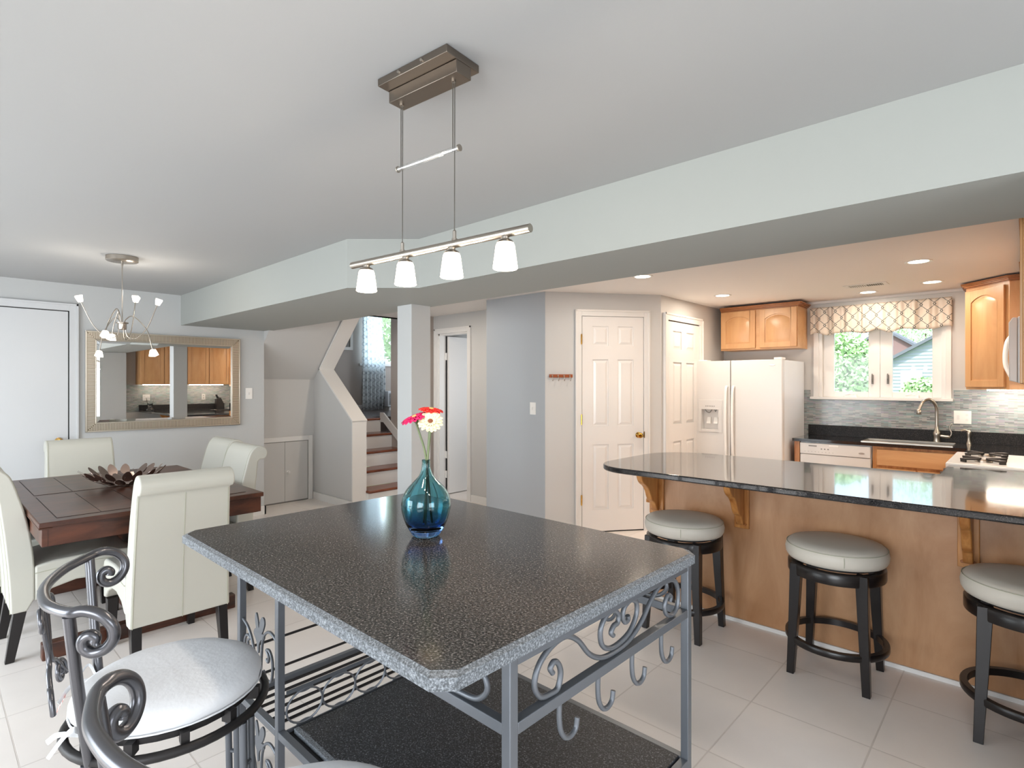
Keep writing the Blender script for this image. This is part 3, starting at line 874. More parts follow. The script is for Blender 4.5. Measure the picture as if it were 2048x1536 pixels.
plate('white light switch right of the mirror', (-6.009, 2.37, 1.30), R(90))
plate('white light switch on the grey wall near the hook rail', (-3.428, 3.969, 1.168), 0)
plate('white outlet on the side wall mosaic, right half of the mirror', (WX - 0.0095, 3.95, 1.14), R(-90), kind='outlet')
plate('white wide wall plate behind the crystal vase in the mirror', (WX - 0.0095, 2.95, 1.14), R(-90), 0.12, 0.115, 'double')

# dishwasher and base cabinets on the window wall
ep = thing('cabinet_end_panel', 'narrow maple end panel left of the dishwasher', 'panel', (-1.65, 6.1, 0))
mb = MB((-1.65, 6.1, 0)); mb.box(-1.676, -1.630, 5.875, 6.38, 0, 0.841); mb.build('board', M['oak'], ep)
dw = thing('dishwasher', 'white dishwasher with a control strip left of the sink cabinet', 'dishwasher', (-1.33, 6.1, 0))
do = (-1.33, 6.1, 0)
mb = MB(do); mb.box(-1.625, -1.035, 5.90, 6.38, 0.10, 0.838); mb.build('body', M['appl_side'], dw)
mb = MB(do); mb.box(-1.622, -1.037, 5.868, 5.90, 0.10, 0.722); mb.build('door', M['appl'], dw, bevel=0.004)
mb = MB(do); mb.box(-1.622, -1.037, 5.862, 5.90, 0.726, 0.832); o = mb.build('control_panel', M['appl'], dw, bevel=0.004)
mb = MB(do); mb.box(-1.545, -1.475, 5.859, 5.8625, 0.800, 0.810)
mb.build('vent_slot', M['greyp'], dw)
mb = MB(do); mb.box(-1.37, -1.29, 5.858, 5.8625, 0.808, 0.822); mb.build('latch', M['plastic'], dw)
for k in range(3): MB(do).box(-1.44 + k * 0.028, -1.428 + k * 0.028, 5.8605, 5.8625, 0.775, 0.785).build('button', M['greyp'], dw)
for k in range(9): MB(do).box(-1.58 + k * 0.03, -1.575 + k * 0.03, 5.8608, 5.8625, 0.748, 0.752).build('button', M['greyp'], dw)
mb = MB(do); mb.prism([(-1.105 + 0.024 * math.cos(2 * PI * k / 20), 0.765 + 0.008 * math.sin(2 * PI * k / 20)) for k in range(20)], 'y', 5.860, 5.862); mb.build('emblem', M['nickel'], dw)

sc_ = thing('base_cabinet', 'maple sink base cabinet with a wide false drawer', 'cabinet', (-0.7, 6.1, 0))
bo = (-0.7, 6.1, 0)
mb = MB(bo); mb.box(-1.024, -0.36, 5.89, 6.38, 0.10, 0.69); mb.box(-1.024, -0.36, 5.89, 5.915, 0.69, 0.841); mb.box(-1.024, -1.0, 5.915, 6.0, 0.69, 0.841); mb.box(-1.024, -0.36, 5.94, 6.38, 0.0, 0.10); mb.build('body', M['oak'], sc_)
mb = MB(bo); mb.box(-0.992, -0.40, 5.870, 5.889, 0.672, 0.815); mb.build('drawer_front', M['maple_h'], sc_, bevel=0.006)
mb = MB(bo); arched_door(mb, -0.992, -0.705, 0.13, 0.648, 5.870, False); mb.build('door', M['maple'], sc_, bevel=0.002)
mb = MB(bo); arched_door(mb, -0.690, -0.40, 0.13, 0.648, 5.870, False); mb.build('door', M['maple'], sc_, bevel=0.002)
sc2 = thing('base_cabinet', 'maple corner base cabinet between the sink cabinet and the stove', 'cabinet', (0, 5.6, 0))
mb = MB((0, 5.6, 0)); mb.box(-0.34, 0.30, 5.12, 6.38, 0.0, 0.841); mb.build('body', M['maple'], sc2)

# ------------------------------------------------------------------ refrigerator
fr = thing('refrigerator', 'white side by side refrigerator with a dispenser in the left door', 'refrigerator', (-2.15, 6.0, 0))
ro = (-2.15, 6.0, 0)
X0, X1, XD = -2.580, -1.722, -2.222
mb = MB(ro); mb.box(X0 + 0.004, X1 - 0.004, 5.735, 6.385, 0.02, 1.635); mb.build('body', M['appl_side'], fr, bevel=0.004)
# left door with a recess for the dispenser
dx0, dx1, dz0, dz1 = -2.527, -2.345, 0.925, 1.135
mb = MB(ro)
yF, yB = 5.66, 5.73
mb.box(X0, dx0, yF, yB, 0.10, 1.640); mb.box(dx1, XD - 0.004, yF, yB, 0.10, 1.640); mb.box(dx0, dx1, yF, yB, 0.10, dz0); mb.box(dx0, dx1, yF, yB, dz1, 1.640); mb.box(dx0, dx1, yB - 0.008, yB, dz0, dz1)
ld = mb.build('door', M['appl'], fr)
mb = MB(ro); mb.box(-2.560, -2.305, yF - 0.006, yF - 0.0005, dz1, 1.235); mb.box(-2.560, dx0, yF - 0.006, yF - 0.0005, 0.895, dz1); mb.box(dx1, -2.305, yF - 0.006, yF - 0.0005, 0.895, dz1); mb.box(dx0, dx1, yF - 0.006, yF - 0.0005, 0.895, dz0)
dp = mb.build('dispenser_panel', M['appl'], ld, bevel=0.002)
for k in range(6): MB(ro).lathe([(0.0, -0.0015), (0.005, -0.0015), (0.005, 0)], (-2.478 + k * 0.018, yF - 0.006, 1.168), 10, 'y').build('button', M['greyp'], ld)
mb = MB(ro); mb.taper((-2.465, 5.70, 0.985), (0.045, 0.02, 0), (-2.465, 5.712, 1.05), (0.035, 0.012, 0)); mb.taper((-2.39, 5.70, 0.985), (0.045, 0.02, 0), (-2.39, 5.712, 1.05), (0.035, 0.012, 0)); mb.build('dispenser_paddle', M['plastic'], ld)
mb = MB(ro); mb.tube(catmull([(-2.50, 5.69, 1.13), (-2.48, 5.69, 1.105), (-2.45, 5.69, 1.10), (-2.43, 5.69, 1.13)], 6), 0.004); mb.tube([(-2.40, 5.69, 1.132), (-2.39, 5.69, 1.11), (-2.38, 5.69, 1.132)], 0.004); mb.build('spout', M['greyp'], ld)
mb = MB(ro); mb.box(XD + 0.004, X1, yF, yB, 0.10, 1.640); rd = mb.build('door', M['appl'], fr, bevel=0.008)
mb = MB(ro); mb.box(XD - 0.004, XD + 0.004, yF + 0.01, yB, 0.10, 1.638); mb.box(X0 + 0.01, X1 - 0.01, 5.73, 5.736, 0.08, 1.63); mb.build('gasket', M['greyp'], fr)
for xh, par in ((XD - 0.035, ld), (XD + 0.035, rd)):
    mb = MB(ro); pts = catmull([(xh, yF - 0.004, 1.375), (xh, yF - 0.03, 1.34), (xh, yF - 0.045, 1.15), (xh, yF - 0.045, 0.95), (xh, yF - 0.03, 0.70), (xh, yF - 0.004, 0.66)], 6)
    mb.tube(pts, 0.014, 10); mb.build('handle', M['plastic'], par, smooth=True)
mb = MB(ro)
n = 24; mb.prism([(-1.815 + 0.030 * math.cos(2 * PI * k / n), 1.588 + 0.0085 * math.sin(2 * PI * k / n)) for k in range(n)], 'y', yF - 0.003, yF)
mb.build('emblem', M['nickel'], rd)
mb = MB(ro); mb.box(X1 - 0.085, X1 - 0.01, 5.68, 5.79, 1.641, 1.660); mb.box(X0 + 0.01, X0 + 0.10, 5.68, 5.79, 1.641, 1.653); mb.build('hinge_cover', M['plastic'], fr, bevel=0.004)
mb = MB(ro); mb.box(X0 + 0.02, X1 - 0.02, 5.70, 5.74, 0.0, 0.095); mb.build('kick_plate', M['plastic'], fr)

# ------------------------------------------------------------------ stove and microwave
sv = thing('stove', 'white freestanding gas range with black burner grates', 'stove', (0, 4.73, 0))
vo2 = (0, 4.73, 0)
sx0, sx1, sy0, sy1 = -0.372, 0.29, 4.352, 5.108
mb = MB(vo2); mb.box(sx0 + 0.03, sx1, sy0, sy1, 0.03, 0.880); mb.build('body', M['appl'], sv)
mb = MB(vo2); mb.box(sx0, sx1, sy0 - 0.0015, sy1 + 0.0015, 0.8805, 0.912); mb.build('cooktop', M['appl'], sv, bevel=0.006)
mb = MB(vo2); mb.box(sx0 - 0.005, sx0 + 0.03, sy0, sy1, 0.20, 0.74); od = mb.build('oven_door', M['appl'], sv, bevel=0.005)
mb = MB(vo2); mb.tube([(sx0 - 0.004, sy0 + 0.06, 0.70), (sx0 - 0.045, sy0 + 0.06, 0.70), (sx0 - 0.045, sy1 - 0.06, 0.70), (sx0 - 0.004, sy1 - 0.06, 0.70)], 0.012, 10); mb.build('handle', M['plastic'], od)
mb = MB(vo2); mb.box(sx0 - 0.002, sx0 + 0.03, sy0, sy1, 0.76, 0.8795); cp = mb.build('control_panel', M['appl'], sv)
for k in range(4):
    mb = MB(vo2); mb.lathe([(0.0, 0.03), (0.017, 0.03), (0.02, 0.0)], (0, 0, 0), 14)
    yk = sy0 + 0.09 + k * 0.19
    mb = MB(vo2); mb.lathe([(0.021, 0.0), (0.021, -0.012), (0.017, -0.032), (0.0, -0.034)], (sx0 - 0.002, yk, 0.825), 14, 'x'); mb.build('knob', M['dark'], cp)
for bx in (-0.20, 0.12):
    for by in (4.55, 4.91):
        mb = MB(vo2)
        mb.lathe([(0.0, 0.0), (0.045, 0.0), (0.045, 0.008), (0.03, 0.014), (0.0, 0.014)], (bx, by, 0.9125), 20)
        bn = mb.build('burner', M['nickel'], sv)
        mb = MB(vo2)
        for k in range(4):
            a = PI / 4 + k * PI / 2
            ca, sa = math.cos(a), math.sin(a)
            p = lambda r, w_: (bx + ca * r - sa * w_, by + sa * r + ca * w_)
            mb.prism([p(0.022, 0.006), p(0.135, 0.020), p(0.135, -0.020), p(0.022, -0.006)], 'z', 0.925, 0.935)
            q0, q1, q2, q3 = p(0.125, 0.018), p(0.135, 0.018), p(0.135, -0.018), p(0.125, -0.018)
            mb.prism([q0, q1, q2, q3], 'z', 0.9125, 0.926)
        mb.build('grate', M['grate'], bn)

mw = thing('microwave', 'white over the range microwave cut by the right edge', 'microwave', (0, 4.73, 1.40))
mo = (0, 4.73, 1.40)
mb = MB(mo); mb.box(-0.040, 0.29, 4.36, 5.10, 1.405, 1.795); mb.build('body', M['appl_side'], mw, bevel=0.006)
mb = MB(mo); mb.prism([(-0.078, 1.42), (-0.041, 1.408), (-0.041, 1.79), (-0.063, 1.79), (-0.080, 1.76)], 'y', 4.60, 5.098); dm = mb.build('door', M['appl'], mw, bevel=0.005)
mb = MB(mo); mb.prism([(-0.078, 1.42), (-0.041, 1.408), (-0.041, 1.79), (-0.063, 1.79), (-0.080, 1.76)], 'y', 4.362, 4.596); mb.build('control_panel', M['appl'], mw, bevel=0.005)
mb = MB(mo); mb.tube(catmull([(-0.078, 5.00, 1.72), (-0.098, 5.00, 1.68), (-0.108, 5.00, 1.60), (-0.104, 5.00, 1.52), (-0.078, 5.00, 1.45)], 8), 0.014, 10); mb.build('handle', M['plastic'], dm, smooth=True)
mb = MB(mo)
for k in range(7): mb.box(-0.0815, -0.078, 4.62 + k * 0.06, 4.66 + k * 0.06, 1.765, 1.770)
mb.build('vent_slot', M['greyp'], mw)

# ------------------------------------------------------------------ peninsula
pe = thing('peninsula_cabinet', 'maple plywood backed peninsula with scrolled brackets', 'cabinet', (-0.8, 3.5, 0))
po = (-0.8, 3.5, 0)
mb = MB(po); mb.box(-1.818, 0.30, 3.305, 3.84, 0.0, 0.867); mb.build('body', M['oak'], pe)
mb = MB(po); mb.box(-1.822, 0.30, 3.288, 3.3045, 0.022, 0.867); mb.build('back_panel', M['maple_ply'], pe)
mb = MB(po); mb.box(-1.822, 0.30, 3.280, 3.3045, 0.0, 0.021); mb.build('floor_strip', M['trim'], pe)
for xa, xb in ((-1.815, -1.716), (-1.262, -1.178), (-0.236, -0.157)):
    xc = (xa + xb) / 2
    mb = MB(po); mb.box(xa, xb, 3.270, 3.2875, 0.558, 0.866); br_ = mb.build('bracket_plate', M['oak'], pe, bevel=0.003)
    mb = MB(po)
    prof = [(3.2695, 0.866), (3.03, 0.866), (3.03, 0.852), (3.045, 0.835), (3.06, 0.80), (3.085, 0.775), (3.12, 0.755), (3.15, 0.72), (3.17, 0.68), (3.19, 0.655), (3.215, 0.64), (3.235, 0.61), (3.250, 0.585), (3.2695, 0.58)]
    c_ = catmull([(0, *p) for p in prof[3:]], 3)
    prof = prof[:3] + [(p.y, p.z) for p in c_]
    mb.prism(prof, 'x', xc - 0.019, xc + 0.019); mb.build('bracket', M['oak'], br_, bevel=0.005)
    mb = MB(po)
    for xx in (xa + 0.018, xb - 0.018): mb.lathe([(0.0, -0.003), (0.006, -0.003), (0.008, 0.0)], (xx, 3.270, 0.585), 12, 'y')
    mb.build('screw_cap', M['crown'], br_)
for z in (0.03, 0.60):
    mb = MB(po); mb.prism([(-1.823, 3.35), (-1.89, 3.36), (-1.93, 3.44), (-1.93, 3.80), (-1.823, 3.80)], 'z', z, z + 0.018); mb.build('end_shelf', M['oak'], pe, bevel=0.002)

pc = thing('peninsula_counter', 'long glossy black breakfast counter with rounded end', 'counter', (-0.8, 3.35, 0.868))
def rr(cx, cy, r, a0, a1, n=10): return [(cx + r * math.cos(a0 + (a1 - a0) * k / n), cy + r * math.sin(a0 + (a1 - a0) * k / n)) for k in range(n + 1)]
plan = [(0.30, 2.825)] + [(0.30, 4.348), (-0.36, 4.348), (-0.36, 3.87)] + rr(-1.70, 3.55, 0.32, PI / 2, PI) + rr(-1.72, 3.10, 0.30, PI, PI * 1.34) + rr(-1.60, 3.085, 0.26, PI * 1.36, PI * 1.5)
plan = [(0.30, 2.825), (0.30, 4.348), (-0.36, 4.348), (-0.36, 3.87)] + rr(-1.66, 3.53, 0.34, PI / 2, PI) + rr(-1.74, 3.085, 0.26, PI, PI * 1.5)
mb = MB((-0.8, 3.35, 0.868)); mb.prism(plan, 'z', 0.868, 0.900); mb.build('countertop', M['quartz'], pc, bevel=0.007, seg=3)
mb = MB((-0.8, 3.35, 0.868)); mb.box(0.279, 0.30, 2.83, 4.345, 0.9005, 1.0); mb.build('upstand', M['quartz_v'], pc)

gv = thing('glass_vase', 'clear flared crystal vase on the breakfast counter end, seen in the mirror', 'vase', (0.16, 2.98, 0.9005))
mb = MB(); mb.lathe([(0.0, 0.0), (0.055, 0.0), (0.06, 0.02), (0.035, 0.045), (0.038, 0.08), (0.05, 0.15), (0.072, 0.24), (0.066, 0.24), (0.044, 0.15), (0.03, 0.08), (0.0, 0.06)], (0, 0, 0), 24); mb.build('crystal', M['clear_glass'], gv, smooth=True)
kb = thing('knife_block', 'dark knife block on the breakfast counter near the stove, seen in the mirror', 'knife block', (0.17, 4.22, 0.9005))
mb = MB(); mb.prism([(-0.08, 0), (0.06, 0), (0.06, 0.10), (0.0, 0.22), (-0.08, 0.19)], 'x', -0.05, 0.05); mb.build('block', M['lacquer'], kb)
for k in range(3):
    mb = MB(); mb.tube([(-0.03 + 0.03 * k, -0.04, 0.205), (-0.03 + 0.03 * k, -0.07, 0.28)], 0.010, 8); mb.build('knife_handle', M['dark'], kb)

# ------------------------------------------------------------------ ceiling fixtures
def lamp(name, kind, loc, parent, power, color, size=0.05, **kw):
    d = bpy.data.lights.new(name, kind)
    d.energy = power; d.color = color
    if kind == 'AREA': d.shape = 'DISK'; d.size = size
    else: d.shadow_soft_size = size
    for k, v in kw.items(): setattr(d, k, v)
    o = bpy.data.objects.new(name, d)
    COL.objects.link(o); o.location = loc
    if parent: o.parent = parent
    return o

for x, y, lb in ((-0.558, 4.783, 'largest recessed ceiling light, nearest the wall cabinet above the microwave'),
                 (-0.587, 5.822, 'recessed ceiling light nearest the corner cabinet crown'),
                 (-1.092, 6.06, 'recessed ceiling light just above the valance'),
                 (-2.166, 5.322, 'recessed ceiling light above the refrigerator side of the kitchen'),
                 (-2.251, 3.945, 'recessed ceiling light beside the beam, above the closet door'),
                 (-4.75, 3.55, 'recessed ceiling light in the hallway, hidden behind the beam')):
    t = thing('recessed_light', lb, 'ceiling light', (x, y, H), 0, 'recessed kitchen ceiling lights')
    mb = MB(); mb.lathe([(0.073, -0.0005), (0.082, -0.0005), (0.080, -0.005), (0.062, -0.003), (0.060, -0.0005)], (0, 0, 0), 32); mb.build('ring', M['trim'], t, smooth=True)
    mb = MB(); mb.lathe([(0.0, -0.0015), (0.0605, -0.0015), (0.0605, -0.0005)], (0, 0, 0), 32); mb.build('lens', M['downlight'], t)
    lamp('light', 'AREA', (0, 0, -0.012), t, 10.5 if y < 5.7 else 4.5, WARM, 0.10)

vt = thing('ceiling_vent', 'white slotted air vent in the kitchen ceiling', 'vent', (-1.025, 5.60, H))
mb = MB(); mb.box(-0.16, 0.16, -0.08, 0.08, -0.006, -0.0005); mb.build('frame', M['trim'], vt, bevel=0.002)
mb = MB(); mb.box(-0.125, -0.005, -0.045, 0.045, -0.0075, -0.0062); mb.box(0.005, 0.125, -0.045, 0.045, -0.0075, -0.0062); mb.build('opening', M['dark'], vt)
mb = MB()
for k in range(8):
    for s_ in (-0.125, 0.008): mb.box(s_ + k * 0.0155, s_ + k * 0.0155 + (0.009 if s_ < 0 else 0.004), -0.046, 0.046, -0.0088, -0.0076)
mb.build('slats', M['trim'], vt)

# pendant over the island
u = Vector((0.9955, 0.094, 0)); ang_u = math.atan2(u.y, u.x)
pl = thing('pendant_light', 'brushed nickel bar pendant with four lit frosted glass shades', 'pendant light', (-1.21, 0.955, H), ang_u)
mb = MB(); mb.box(-0.135, 0.135, -0.062, 0.062, -0.022, -0.001); cn = mb.build('canopy', M['nickel_d'], pl, bevel=0.0015)
mb = MB(); mb.box(-0.13, 0.135, -0.026, 0.030, -0.056, -0.0225); mb.build('canopy_box', M['nickel_d'], pl, bevel=0.0015)
for x in (-0.045, 0.045):
    mb = MB(); mb.lathe([(0.0, -0.006), (0.004, -0.005), (0.005, 0.0)], (x, -0.062, -0.012), 12, 'y'); mb.build('screw', M['nickel'], cn)
BZ = -0.49
for x in (-0.105, 0.10):
    mb = MB(); mb.lathe([(0.0, -0.006), (0.006, -0.005), (0.006, 0.0)], (x, 0.0, -0.056), 10); mb.build('cable_grip', M['nickel'], pl)
    mb = MB(); mb.rod((x - 0.003, 0.0, -0.056), (x - 0.003, 0, -0.245), 0.0013, 6); mb.rod((x + 0.004, 0.0, -0.056), (x + 0.003, 0, BZ + 0.01), 0.0013, 6); mb.build('cable', M['steel'], pl)
    mb = MB(); mb.lathe([(0.005, 0.0), (0.005, 0.022), (0.002, 0.026)], (x + 0.003, 0, BZ + 0.012), 10); mb.lathe([(0.008, 0.0), (0.008, 0.006)], (x + 0.003, 0, BZ + 0.008), 12); mb.build('cable_socket', M['nickel'], pl)
mb = MB(); mb.rod((-0.118, 0, -0.24), (0.118, 0, -0.24), 0.0075, 14); ar = mb.build('spacer_rod', M['acrylic'], pl, smooth=True)
mb = MB()
for s_ in (-1, 1): mb.rod((s_ * 0.1185, 0, -0.24), (s_ * 0.1225, 0, -0.24), 0.009, 16)
mb.build('end_cap', M['nickel'], ar)
mb = MB(); mb.rod((-0.335, 0, BZ), (0.350, 0, BZ), 0.0105, 18); mb.build('bar', M['nickel'], pl, smooth=True)
for x in (-0.265, -0.089, 0.093, 0.274):
    mb = MB(); mb.lathe([(0.0, -0.008), (0.010, -0.008), (0.010, -0.014), (0.018, -0.018), (0.022, -0.024), (0.0, -0.024)], (x, 0, BZ), 18); hd = mb.build('lamp_holder', M['nickel'], pl, smooth=True)
    mb = MB(); mb.lathe([(0.0, -0.024), (0.021, -0.025), (0.0235, -0.030), (0.031, -0.086), (0.029, -0.088), (0.0, -0.086)], (x, 0, BZ), 28); mb.build('lamp_shade', M['bulb'], hd, smooth=True)
    lamp('light', 'POINT', (x, 0, BZ - 0.115), pl, 3.2, WARM, 0.025)

# chandelier over the dining table
hx, hy, hz = -4.478, 0.935, 1.795
ch = thing('chandelier', 'brushed nickel chandelier with curved arms and small cut glass shades', 'chandelier', (hx, hy, H))
mb = MB(); mb.lathe([(0.0, -0.032), (0.088, -0.032), (0.093, -0.028), (0.093, -0.001), (0.0, -0.001)], (0, 0, 0), 36); mb.build('canopy', M['nickel'], ch, smooth=True)
mb = MB(); mb.rod((0, 0, -0.03), (0, 0, -0.45), 0.0035, 8); mb.lathe([(0.0, -0.06), (0.006, -0.06), (0.006, -0.03)], (0, 0, 0), 10); mb.build('stem', M['nickel'], ch)
zz = hz - H
mb = MB(); mb.lathe([(0.0, -0.028), (0.022, -0.028), (0.026, -0.022), (0.026, 0.012), (0.036, 0.014), (0.036, 0.022), (0.0, 0.024)][::1], (0, 0, zz), 24); mb.build('hub', M['nickel'], ch, smooth=True)
ups = [(-0.035, -0.224, 0.141 + 0.018), (-0.181, 0.119, 0.191 + 0.018), (0.052, 0.199, 0.155 + 0.018)]
dns = [(0.209, -0.133, -0.096 + 0.018), (-0.100, -0.039, -0.091 + 0.018), (-0.335, -0.066, -0.197 + 0.018), (0.292, 0.109, -0.207 + 0.018)]
for k, (x, y, z) in enumerate(ups + dns):
    up_ = k < 3
    r_ = math.hypot(x, y); dx, dy = x / r_, y / r_
    tilt = 0.30
    ax = Vector((dx * tilt, dy * tilt, 1.0 if up_ else -1.0)).normalized()
    c = Vector((x, y, zz + z))
    base = c - ax * 0.022
    if up_:
        pts = [(dx * 0.018, dy * 0.018, zz - 0.02), (dx * 0.03, dy * 0.03, zz - 0.07), (dx * (0.35 * r_), dy * (0.35 * r_), zz - 0.085), (dx * 0.68 * r_, dy * 0.68 * r_, zz - 0.01), tuple(base)]
    else:
        hgt = 0.10 if k in (3, 4) else 0.055
        pts = [(dx * 0.018, dy * 0.018, zz + 0.01), (dx * 0.04, dy * 0.04, zz + hgt * 0.75), (dx * 0.38 * r_, dy * 0.38 * r_, zz + hgt), (dx * 0.80 * r_, dy * 0.80 * r_, zz + hgt * 0.3 + z * 0.3), tuple(base)]
    mb = MB(); mb.tube(catmull(pts, 8), 0.0032, 8); arm = mb.build('arm', M['nickel'], ch, smooth=True)
    mb = MB(); s1, s2 = 0.013, 0.022
    mt = Matrix.Translation(c) @ ax.to_track_quat('Z', 'Y').to_matrix().to_4x4()
    mb.taper((0, 0, -0.020), (2 * s1, 2 * s1, 0), (0, 0, 0.022), (2 * s2, 2 * s2, 0)); mb.xform(mt)
    mb.build('lamp_shade', M['bulb_small'], arm, bevel=0.004)
    lamp('light', 'POINT', tuple(c + ax * 0.045), ch, 1.3, NEUT, 0.02)

# ------------------------------------------------------------------ mirror on the left wall (local: x along wall, front -y)
mr_ = thing('wall_mirror', 'wide mirror with a ribbed silver frame hanging behind the dining table', 'mirror', (-6.008, 1.628, 0.979), R(90))
W2, HH = 0.644, 0.886
mb = MB()
fw = 0.080
for (a, b, c, d) in ((-W2, W2, 0, fw), (-W2, W2, HH - fw, HH), (-W2, -W2 + fw, fw, HH - fw), (W2 - fw, W2, fw, HH - fw)):
    mb.box(a, b, -0.018, -0.001, c, d)
fd = mb.build('frame_field', M['silver_dark'], mr_)
mb = MB()
for (e, dd, ww) in ((0.0, 0.030, 0.010), (fw - 0.009, 0.024, 0.009)):
    a, b, c, d = -W2 + e, W2 - e, e, HH - e
    mb.box(a, b, -dd, -0.018, c, c + ww); mb.box(a, b, -dd, -0.018, d - ww, d); mb.box(a, a + ww, -dd, -0.018, c, d); mb.box(b - ww, b, -dd, -0.018, c, d)
fm = mb.build('frame', M['silver'], mr_, bevel=0.002)
mb = MB()
p = 0.0115
k = -W2 + 0.016
while k < W2 - 0.02:
    m0 = min(fw - 0.010, (k + W2)); m1 = min(fw - 0.010, (W2 - k))
    lim = min(m0, m1)
    if lim > 0.014:
        for (z0, z1) in ((0.011, lim), (HH - lim, HH - 0.011)): mb.box(k, k + p * 0.55, -0.0235, -0.018, z0, z1)
    k += p
k = 0.016
while k < HH - 0.02:
    lim = min(fw - 0.010, k, HH - k)
    if lim > 0.014:
        for (x0, x1) in ((-W2 + 0.011, -W2 + lim), (W2 - lim, W2 - 0.011)): mb.box(x0, x1, -0.0235, -0.018, k, k + p * 0.55)
    k += p
mb.build('ribs', M['silver'], fd)
mb = MB()
a, b, c, d = -W2 + fw, W2 - fw, fw, HH - fw; bv = 0.022
o4 = [(a, -0.010, c), (b, -0.010, c), (b, -0.010, d), (a, -0.010, d)]; i4 = [(a + bv, -0.0122, c + bv), (b - bv, -0.0122, c + bv), (b - bv, -0.0122, d - bv), (a + bv, -0.0122, d - bv)]
bk = [(a, -0.006, c), (b, -0.006, c), (b, -0.006, d), (a, -0.006, d)]
mb.add(o4 + i4 + bk, [(4, 5, 6, 7), (0, 1, 5, 4), (1, 2, 6, 5), (2, 3, 7, 6), (3, 0, 4, 7), (8, 11, 10, 9), (0, 8, 9, 1), (1, 9, 10, 2), (2, 10, 11, 3), (3, 11, 8, 0)])
mb.build('mirror_glass', M['mirror'], mr_)

# hook rail on the diagonal wall
hk = thing('hook_rail', 'small cherry rail with four white hooks left of the closet door', 'hook rail', (-3.279, 3.966, 0), math.atan2(0.92, 0.691))
mb = MB(); mb.box(0.038, 0.262, -0.018, -0.001, 1.460, 1.490); mb.build('board', M['hook_wood'], hk, bevel=0.003)
for k in range(4):
    x = 0.065 + k * 0.056
    mb = MB(); mb.lathe([(0.0, -0.010), (0.006, -0.008), (0.007, 0.0)], (x, -0.018, 1.477), 12, 'y'); mb.tube(catmull([(x, -0.02, 1.474), (x, -0.03, 1.455), (x, -0.032, 1.435), (x, -0.045, 1.430), (x, -0.052, 1.445)], 5), 0.0028, 6); mb.build('hook', M['nickel'], hk, smooth=True)

# ------------------------------------------------------------------ island
IX0, IX1, IY0, IY1, IZ = -2.115, -0.725, 0.603, 1.612, 0.895
isl = thing('island_table', 'large grey granite topped kitchen island on a painted wrought iron frame', 'island table', (-1.42, 1.11, 0))
io = (-1.42, 1.11, 0)
mb = MB(io)
r_ = 0.035
plan = [(IX0 + r_, IY0), (IX1 - r_, IY0), (IX1, IY0 + r_), (IX1, IY1 - r_), (IX1 - r_, IY1), (IX0 + r_, IY1), (IX0, IY1 - r_), (IX0, IY0 + r_)]
inset = [(p[0] - 0.012 * (1 if p[0] > -1.42 else -1), p[1] - 0.012 * (1 if p[1] > 1.11 else -1)) for p in plan]
mb.prism(plan, 'z', IZ - 0.030, IZ - 0.006); mb.prism(plan, 'z', IZ - 0.006, IZ - 0.0005, inset)
ed = mb.build('tabletop_edge', M['granite_edge'], isl); ed['label'] = 'rough chiselled pale edge of the granite top'
mb = MB(io); mb.prism(inset, 'z', IZ - 0.004, IZ); mb.build('tabletop', M['granite'], isl)
FX0, FX1, FY0, FY1 = -2.108, -0.742, 0.790, 1.592
T = 0.024
xd = -1.772      # inner post of the bottle rack side
posts = [(FX0, FY0), (xd - T, FY0), (FX1 - T, FY0), (FX0, FY1 - T), (xd - T, FY1 - T), (FX1 - T, FY1 - T)]
for (x, y) in posts:
    mb = MB(io); mb.box(x, x + T, y, y + T, 0.0, IZ - 0.031); mb.build('leg', M['iron_frame'], isl, bevel=0.002)
def rail(x0, x1, y0, y1, z0, z1):
    mb = MB(io); mb.box(x0, x1, y0, y1, z0, z1); return mb.build('rail', M['iron_frame'], isl, bevel=0.0015)
for (z0, z1) in ((IZ - 0.056, IZ - 0.0315), (0.700, 0.724), (0.250, 0.274)):
    for y in (FY0, FY1 - T):
        rail(FX0 + T, xd - T, y + 0.0005, y + T - 0.0005, z0, z1)
        rail(xd, FX1 - T, y + 0.0005, y + T - 0.0005, z0, z1)
    rail(FX1 - T + 0.0005, FX1 - 0.0005, FY0 + T, FY1 - T, z0, z1)
    if z0 < 0.5 or z0 > 0.8: rail(FX0 + 0.0005, FX0 + T - 0.0005, FY0 + T, FY1 - T, z0, z1)
for z in (0.315, 0.430):
    mb = MB(io); mb.rod((FX0 + 0.012, FY0 + T, z), (FX0 + 0.012, FY1 - T, z), 0.005, 8); mb.build('rail', M['iron_d'], isl)
# lower granite shelf
mb = MB(io); mb.box(xd + 0.026, FX1 - T - 0.004, FY0 + T + 0.034, FY1 - T - 0.004, 0.262, 0.278); mb.build('shelf', M['granite_low'], isl, bevel=0.002)
mb = MB(io); mb.box(xd + 0.002, FX1 - T - 0.002, FY0 + T + 0.004, FY1 - T - 0.002, 0.248, 0.2615); mb.build('shelf_tray', M['iron_d'], isl)
mb = MB(io); mb.box(xd + 0.026, FX1 - T - 0.004, FY0 + T + 0.018, FY0 + T + 0.0335, 0.262, 0.278); mb.build('shelf_edge', M['granite_edge'], isl)
